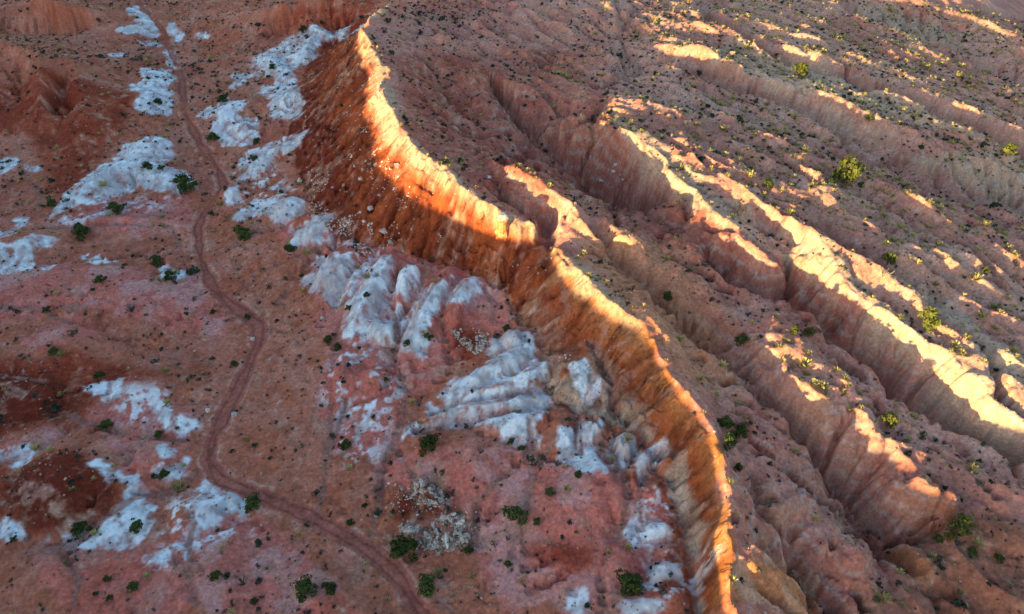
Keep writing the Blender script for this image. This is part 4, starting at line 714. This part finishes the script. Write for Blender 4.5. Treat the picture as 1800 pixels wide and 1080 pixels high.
rng = np.random.default_rng(12)
def scatter(n, seed):
    g = np.random.default_rng(seed); xx = g.uniform(-280, 280, n * 3); yy = g.uniform(44, 330, n * 3); k = np.abs(xx) < 45 + .68 * yy; return xx[k], yy[k]
def dens_filter(x, y, f, g):
    return g.random(len(x)) < f
LANDMARKS = [(967, 430, 'the notch in the escarpment'), (884, 395, 'the capped rock pillar'), (755, 870, 'the upper rock outcrop'), (775, 945, 'the lower rock outcrop'), (835, 605, 'the jagged white outcrop'), (453, 585, 'the sharp bend in the road'), (370, 830, 'the road fork'), (230, 310, 'the broad white mound'), (305, 475, 'the small white cone'), (100, 865, 'the dark red hill'), (650, 40, 'the distant peak'),
    (1483, 310, 'the largest sunlit juniper'), (1285, 765, 'the juniper cluster behind the crest'), (1686, 920, 'the bright round juniper'), (980, 350, 'the sunlit knob'), (880, 165, 'the head of the big gully'), (1345, 1030, 'the orange dome'), (1640, 100, 'the pale fluted gully walls'), (860, 710, 'the striped white ridges'), (740, 560, 'the long white lobes'), (1010, 930, 'the salmon mound'), (640, 700, 'the mottled white slope'), (1190, 300, 'the sunlit strip over the big gully'), (1627, 562, 'the wide sunlit juniper'),
    (1390, 450, 'the side gully mouth'), (1405, 128, 'the yellow-green juniper'), (1768, 263, 'the juniper on the pale ridge'), (1560, 455, 'the juniper by the narrow gully'), (1410, 585, 'the low juniper pair'), (1301, 600, 'the valley-bottom juniper'), (1559, 740, 'the juniper on the sunlit spur'), (560, 490, 'the first white lobe'), (1180, 590, 'the glowing orange patch'), (1020, 670, 'the dark red alcove'), (1130, 810, 'the white clay fan'), (755, 775, 'the tall juniper'), (440, 895, 'the juniper on the road edge'), (540, 1030, 'the largest bottom juniper'),
    (270, 170, 'the upper white patch'), (500, 140, 'the white clay strips'), (100, 130, 'the red hill at the upper left'), (200, 540, 'the open pink clay'), (1000, 100, 'the low red knoll'), (700, 230, 'the bright cliff brow'), (1550, 960, 'the lower right wash'), (1440, 870, 'the deep shaded gully'), (1700, 600, 'the narrow pale gully'), (1100, 380, 'the red basin'), (145, 400, 'the wide juniper by the side track'), (60, 440, 'the white patch at the left edge')]
def label_where(x, y, kind, size=None):
    p = float(samp(mPlat, x, y)); w = float(samp(mW, x, y)); f = float(samp(mFace, x, y)); q = float(samp(mP, x, y)); s = float(samp(slope, x, y)); r = float(samp(mR, x, y)); rd_ = float(samp(RD, x, y))
    if rd_ < 4.5: g = 'by the road'
    elif f > .5: g = 'on the orange cliff'
    elif p > .5: g = 'on a gully wall' if s > .6 else 'on the plateau'
    elif w > .5: g = 'on white clay'
    elif q > .5: g = 'on pink clay'
    elif r > .5: g = 'on red soil'
    else: g = 'on brown soil'
    px, py, d_ = proj(x, y, gz(x, y)); dd = [(math.hypot(px - a, (py - b) * 1.3), a, b, n) for a, b, n in LANDMARKS]; m, a, b, n = min(dd); ang = math.degrees(math.atan2(b - py, px - a)) % 360
    dr = 'right of' if ang < 35 or ang > 325 else 'above' if ang < 145 else 'left of' if ang < 215 else 'below'
    far = 'just ' if m < 45 else '' if m < 110 else 'well '
    far = '' if 'cluster' in n or len(f'{kind} {g} {far}{dr} {n}'.split()) > 15 else far
    return f'{kind} {g}, {far}{dr} {n}'
def screen_size(x, y, z, s):
    px, py, d = proj(x, y, z); vis = (px > 5) & (px < 1795) & (py > 5) & (py < 1075)
    # line of sight clear of the ground
    ok = np.ones(len(x), bool)
    for f in np.linspace(.80, .985, 12):
        hx, hy = x * f, y * f; hz = CAM_H + (z + .3 - CAM_H) * f; ok &= hz > samp(Z, hx, hy) - .05
    return np.where(vis & ok, s / d, -1 + 0 * s), vis & ok
def place_kind(name, x, y, sz, meshes, lab, cat, group, stuff_name, stuff_label, lift=-.04, keep=290, sq=None, tilt=0):
    z = ground_z(x, y); sc, vis = screen_size(x, y, z, sz); order = np.argsort(-sc); top = order[:keep]; rest = order[keep:]; g = random.Random(len(name))
    for i in top:
        me = g.choice(meshes); me = me[0] if isinstance(me, tuple) else me
        o = link(name, me, None, (x[i], y[i], z[i] + lift * sz[i]), g.uniform(0, 6.28), sz[i] if sq is None else (sz[i], sz[i] * g.uniform(.7, 1), sz[i] * sq * g.uniform(.7, 1.2)))
        if tilt: o.rotation_euler = (g.uniform(-tilt, tilt), g.uniform(-tilt, tilt), g.uniform(0, 6.28))
        q_ = sz[i] / np.median(sz[top]); lb = label_where(x[i], y[i], lab); tag(o, ('' if len(lb.split()) > 15 else 'large ' if q_ > 1.2 else 'small ' if q_ < .85 else '') + lb, cat, group)
    if stuff_name and len(rest):
        src = []
        for me in meshes:
            me = me[0] if isinstance(me, tuple) else me
            v = np.empty(len(me.vertices) * 3); me.vertices.foreach_get('co', v); n = 4 if len(me.polygons[0].vertices) == 4 else 3
            f = np.array([list(p.vertices) for p in me.polygons]); src.append((v.reshape(-1, 3), f))
        VV, FF, off = [], [], 0
        for i in rest:
            v, f = src[int(g.random() * len(src))]
            m = max(10, int(len(f) * (.55 if sz[i] < .9 else .8))); 
            if f.shape[1] == 4: f = f[:m]; v = v[:m * 4]
            a = g.uniform(0, 6.28); c, s_ = math.cos(a), math.sin(a); q = v * sz[i] * (np.array([1, 1, sq]) if sq else 1)
            VV.append(np.stack([q[:, 0] * c - q[:, 1] * s_ + x[i], q[:, 0] * s_ + q[:, 1] * c + y[i], q[:, 2] + z[i] + lift * sz[i]], -1)); FF.append(f + off); off += len(v)
        VV = np.concatenate(VV); FF = np.concatenate(FF); k = FF.shape[1]
        me = bpy.data.meshes.new(stuff_name); me.vertices.add(len(VV)); me.vertices.foreach_set('co', VV.ravel()); me.loops.add(FF.size); me.loops.foreach_set('vertex_index', FF.ravel().astype(np.int32))
        me.polygons.add(len(FF)); me.polygons.foreach_set('loop_start', np.arange(0, FF.size, k, dtype=np.int32)); me.polygons.foreach_set('loop_total', np.full(len(FF), k, np.int32)); me.update(calc_edges=True)
        src_me = meshes[0][0] if isinstance(meshes[0], tuple) else meshes[0]; me.materials.append(src_me.materials[0])
        o = link(stuff_name, me); o['kind'] = 'stuff'; o['label'] = stuff_label; o['category'] = cat
        print('STUFF', stuff_name, len(rest), len(FF))

# sage and blackbrush
x, y = scatter(27000, 3); pl = samp(mPlat, x, y); fa = samp(mFace, x, y); sl = samp(slope, x, y); rdn = samp(RD, x, y); wh_ = samp(mW, x, y); pk_ = samp(mP, x, y)
cl = fbm(x, y, 16, 3, 91) + .5 * fbm(x, y, 4, 2, 92); p = .50 + .35 * cl
p *= np.where(pl > .5, 1.25, .85) * np.where(fa > .5, .22, 1) * np.where((rdn < 1.7), 0, 1) * np.where(wh_ > .4, .75, 1) * np.where(pk_ > .5, .75, 1) * sstep(1.3, .5, sl) * np.where(y > 170, 1.15, 1)
k = rng.random(len(x)) < p * .66; x, y = x[k], y[k]
size = np.exp(rng.normal(-.36, .40, len(x))) * 1.0 * np.where(y > 160, 1.12, 1) * .95
dark = rng.random(len(x)) < np.where(samp(mPlat, x, y) > .5, .62, .42)
place_kind('blackbrush', x[dark], y[dark], size[dark], SAGE2, 'dark green shrub', 'shrub', 'dark desert shrubs', 'blackbrush_cover', 'small dark green shrubs scattered over the slopes')
place_kind('sagebrush', x[~dark], y[~dark], size[~dark] * .9, SAGE, 'grey-green sagebrush', 'shrub', 'grey-green sagebrush', 'sagebrush_cover', 'small grey-green sagebrush scattered over the slopes')
# straw-coloured rabbitbrush, mostly on the plateau's backs
x, y = scatter(13000, 7); pl = samp(mPlat, x, y); sl = samp(slope, x, y); cl = fbm(x, y, 22, 3, 95) + .4 * fbm(x, y, 5, 2, 96)
above = samp(Z, x, y) - S2(x, y)
p = np.where(pl > .5, (.8 + .7 * cl) * sstep(.9, .35, sl) * (.25 + .75 * sstep(1, 3.5, above)) * (1 + .9 * sstep(120, 220, x)), .07)
k = (rng.random(len(x)) < p) & (samp(RD, x, y) > 1.6) & (samp(mFace, x, y) < .3); x, y = x[k], y[k]
size = np.exp(rng.normal(-.2, .42, len(x))) * 1.15
place_kind('rabbitbrush', x, y, size, RAB, 'straw-yellow rabbitbrush', 'shrub', 'straw-yellow rabbitbrush', 'rabbitbrush_cover', 'straw-yellow rabbitbrush scattered over the plateau')
# dry grass and pebble-sized tufts
x, y = scatter(42000, 11); pl = samp(mPlat, x, y); k = (rng.random(len(x)) < np.where(pl > .5, .75, .30) * (.6 + .5 * fbm(x, y, 10, 3, 97))) & (samp(slope, x, y) < .9) & (samp(RD, x, y) > 1.5) & (samp(mFace, x, y) < .4) & (y < 260)
x, y = x[k], y[k]
def tuft_small(seed, mat):
    g = random.Random(seed); V, F = [], []
    for i in range(5):
        a = g.uniform(0, 6.28); V += [(math.cos(a) * .5, math.sin(a) * .5, -.05), (math.cos(a + 1.2) * .5, math.sin(a + 1.2) * .5, -.05), (g.uniform(-.25, .25), g.uniform(-.25, .25), g.uniform(.5, .9))]; F.append((len(V) - 3, len(V) - 2, len(V) - 1))
    return mesh_from('tuft', V, F, mat)
M_TUFT = mat_plain('dry_grass', (.20, .15, .08), (.36, .28, .15), 3)
def join_rest(name, x, y, sz, meshes, label): place_kind('tuft', x, y, sz, meshes, '', 'grass', None, name, label, keep=0)
join_rest('dry_grass', x, y, np.exp(rng.normal(-1.35, .3, len(x))) * 1.2, [tuft_small(s, M_TUFT) for s in range(4)], 'tiny tufts of dry grass all over the ground')

# white stones fallen down the escarpment's face
def in_px_poly(poly, n, seed):
    P = np.array([hit(*q) for q in poly]); g = np.random.default_rng(seed); xs = g.uniform(P[:, 0].min(), P[:, 0].max(), n); ys = g.uniform(P[:, 1].min(), P[:, 1].max(), n); ins = np.zeros(n, bool)
    for k in range(len(P)):
        (xa, ya), (xb, yb) = P[k], P[(k + 1) % len(P)]; ins ^= ((ya > ys) != (yb > ys)) & (xs < (xb - xa) * (ys - ya) / (yb - ya + 1e-12) + xa)
    return xs[ins], ys[ins]
SX, SY, SS = [], [], []
for poly, n, s in [([(640, 220), (700, 310), (760, 360), (700, 430), (600, 440), (520, 350), (540, 290), (600, 240)], 3600, .42), ([(520, 350), (600, 330), (700, 430), (640, 470), (560, 450), (540, 380)], 1500, .5), ([(660, 90), (690, 200), (640, 240), (600, 190), (620, 110)], 700, .4), ([(700, 400), (780, 400), (760, 470), (680, 440)], 300, .5), ([(960, 600), (1060, 560), (1100, 620), (980, 640)], 250, .35), ([(700, 240), (780, 290), (860, 370), (780, 340), (700, 290)], 400, .5), ([(760, 200), (840, 230), (800, 280), (740, 240)], 200, .35), ([(840, 300), (880, 300), (870, 340), (830, 330)], 60, .4), ([(880, 320), (960, 360), (940, 390), (880, 350)], 100, .4), ([(560, 580), (640, 460), (700, 450), (600, 640)], 260, .3), ([(1060, 290), (1110, 280), (1100, 320), (1060, 320)], 60, .45), ([(670, 840), (700, 850), (710, 900), (680, 900)], 50, .3), ([(690, 840), (800, 840), (840, 900), (845, 970), (760, 985), (700, 960)], 240, .36), ([(785, 570), (860, 580), (870, 620), (820, 640), (790, 610)], 200, .35)]:
    a, b = in_px_poly(poly, n, int(n + s * 100)); k = fbm(a, b, 5, 3, 99) + .5 * samp(lic, a, b) > .32; a, b = a[k], b[k]; SX.append(a); SY.append(b); SS.append(np.exp(rng.normal(math.log(s * .48), .5, len(a))))
for px, py, s in [(652, 367, 1.5), (673, 406, 1.6), (687, 428, 1.2), (640, 390, .9), (676, 246, .8), (444, 597, .9), (698, 293, 1.3), (634, 315, 1.1), (566, 560, 1.0), (365, 722, .9), (412, 730, 1.0), (648, 755, .6), (1058, 319, 1.3), (1082, 291, 1.1), (1078, 301, .9), (528, 318, 1.3), (585, 330, .8)]:
    a, b = hit(px, py); SX.append(np.array([a])); SY.append(np.array([b])); SS.append(np.array([s]))
x = np.concatenate(SX); y = np.concatenate(SY); s = np.concatenate(SS)
def label_where_stone(): pass
place_kind('white_boulder', x, y, s, ROCK, 'white boulder', 'boulder', 'white boulders fallen from the escarpment', 'boulder_scree', 'small white stones strewn down the scree', lift=.12, tilt=.5)
# brown stones on the plateau and valley, joined
x, y = scatter(14000, 21); k = (rng.random(len(x)) < .6 * (.5 + fbm(x, y, 12, 3, 44))) & (samp(RD, x, y) > 1.7); x, y = x[k], y[k]
M_BST = mat_plain('brown_stone', (.26, .15, .10), (.48, .33, .25), 1.6); BST = [rock_mesh(s_ + 70, M_BST) for s_ in range(4)]
place_kind('stone', x, y, np.exp(rng.normal(-1.35, .35, len(x))), BST, '', 'stones', None, 'stone_litter', 'small brown stones littering the soil', keep=0, lift=.1)

# rock outcrops: pale broken ledges standing out of the red soil
def outcrop(label, lines, n, smin, smax, seed, dark=.3):
    g = random.Random(seed); c = hit(*lines[0][len(lines[0]) // 2][:2]); z = gz(*c)
    root = bpy.data.objects.new('rock_outcrop', None); scene.collection.objects.link(root); root.location = (c[0], c[1], z); tag(root, label, 'rock outcrop', 'pale rock outcrops in the valley')
    tot = 0
    for L in lines:
        w = [hit(a, b) for a, b, q in L]; wd = [q for a, b, q in L]; m = max(4, int(n * len(L) / sum(map(len, lines))))
        for i in range(m):
            t = g.random() * (len(w) - 1); j = int(t); f = t - j; bx = w[j][0] * (1 - f) + w[j + 1][0] * f; by = w[j][1] * (1 - f) + w[j + 1][1] * f; q = wd[j] * (1 - f) + wd[j + 1] * f
            a = g.gauss(0, .5) * q; b = g.gauss(0, .5) * q; sz = g.uniform(smin, smax) * (1.25 if g.random() < .2 else 1); x_, y_ = bx + a, by + b; hgt = max(0, 1 - (math.hypot(a, b) / (q + .01)) ** 2) * q * .38
            o = link('slab', g.choice(SLABD if g.random() < dark else SLAB), root, (x_ - c[0], y_ - c[1], gz(x_, y_) - z + hgt * g.uniform(.1, .9) - .05), 0, (sz, sz * g.uniform(.5, .9), sz * g.uniform(.5, 1)))
            o.rotation_euler = (g.uniform(-.5, .5), g.uniform(-.5, .5), g.uniform(0, 6.28)); tot += 1
outcrop('arc of pale broken ledges on red soil, upper of two below the salmon mound', [[(722, 862, .9), (740, 852, 1.1), (765, 858, 1.1), (775, 880, .9)], [(720, 870, .8), (740, 880, 1.2), (765, 890, 1.0)]], 150, .3, 1.0, 1, .4)
outcrop('large pale rock outcrop beside the big dark juniper near the road', [[(700, 925, .8), (735, 938, 1.3), (770, 945, 2.0), (810, 935, 1.9), (818, 950, 1.2)], [(740, 955, 1.0), (765, 962, 1.1), (790, 955, 1.4), (812, 955, 1)], [(775, 915, .7), (800, 915, .9), (812, 920, .8)]], 280, .35, 1.4, 2, .5)
outcrop('jagged white outcrop on the red saddle among white claystone slopes', [[(795, 578, .25), (805, 592, .4), (820, 606, .5), (828, 615, .5)], [(830, 608, 1.1), (845, 600, 1.2), (852, 590, .9)], [(835, 618, 1.0), (848, 608, 1.0)]], 140, .35, 1.1, 3, .3)

# hoodoo standing proud of the cliff's sunlit brow
def hoodoo():
    x, y = hit(884, 400); z = gz(x, y); root = bpy.data.objects.new('hoodoo', None); scene.collection.objects.link(root); root.location = (x, y, z); tag(root, 'orange rock pillar with a pale cap on the sunlit cliff brow', 'rock pillar')
    def lathe(name, prof, mat, seed):
        g = random.Random(seed); n = 12; V, F = [], []
        for j, (h_, r_) in enumerate(prof):
            for k in range(n): a = 2 * math.pi * k / n; q = r_ * (1 + .13 * math.sin(3 * a + h_) + g.uniform(-.07, .07)); V.append((math.cos(a) * q, math.sin(a) * q, h_))
        for j in range(len(prof) - 1):
            for k in range(n): F.append((j * n + k, j * n + (k + 1) % n, (j + 1) * n + (k + 1) % n, (j + 1) * n + k))
        F.append(tuple(range((len(prof) - 1) * n, len(prof) * n))); return link(name, mesh_from(name, V, F, mat), root)
    lathe('column', [(-2.5, 1.6), (-1, 1.5), (0, 1.4), (.6, 1.2), (1.0, 1.3), (1.5, 1.05), (2.0, 1.15), (2.3, .95)], M_ORANGE, 1)
    lathe('caprock', [(2.2, .9), (2.35, 1.2), (2.8, 1.25), (3.2, 1.0), (3.5, .6)], M_STONE, 2)
hoodoo()
# dead, leafless shrubs
def dead_mesh(seed, mat):
    g = random.Random(seed); V, F = [], []
    for i in range(9):
        a = 6.28 * i / 9 + g.uniform(-.3, .3); t = g.uniform(.3, 1.0); p1 = np.array([math.cos(a) * t * .5, math.sin(a) * t * .5, .6]); p2 = p1 + np.array([math.cos(a) * t * .5, math.sin(a) * t * .5, g.uniform(.3, .9)])
        tube(V, F, [(0, 0, -.1), tuple(p1), tuple(p2)], [.06, .045, .015], 4); tube(V, F, [tuple(p1), tuple(p1 + np.array([g.uniform(-.5, .5), g.uniform(-.5, .5), .5]))], [.035, .012], 3)
    return mesh_from('branches', V, F, mat)
DD = [dead_mesh(1, M_DEAD), dead_mesh(2, M_DEAD), dead_mesh(3, M_DEADD), dead_mesh(4, M_DEADD)]
for px, py, w, k, lab in [(1207, 226, 15, 0, 'pale leafless shrub on the shaded plateau above the sunlit strip'), (1551, 490, 24, 1, 'pale leafless shrub beside the sunlit ridge strip'), (844, 797, 16, 2, 'dark leafless shrub on the salmon mound near the tall juniper'), (893, 950, 14, 3, 'dark leafless shrub below the large round juniper'), (428, 1028, 26, 2, 'dark sprawling deadwood on the lower pink clay'), (232, 548, 20, 3, 'dark twiggy deadwood on the open pink clay'), (245, 650, 0, 0, ''), (307, 496, 14, 3, 'dark dead branches at the foot of the small white cone'), (253, 630, 12, 2, 'dark leafless shrub on the rust-brown soil left of the road'), (872, 905, 12, 3, 'dead branch leaning beside the large round juniper')]:
    if w:
        x, y = hit(px, py); z = gz(x, y); s = w * depth_of(x, y, z) / FPX / 1.6; o = link('dead_shrub', DD[k], None, (x, y, z), k * 1.3, s); tag(o, lab, 'dead shrub')
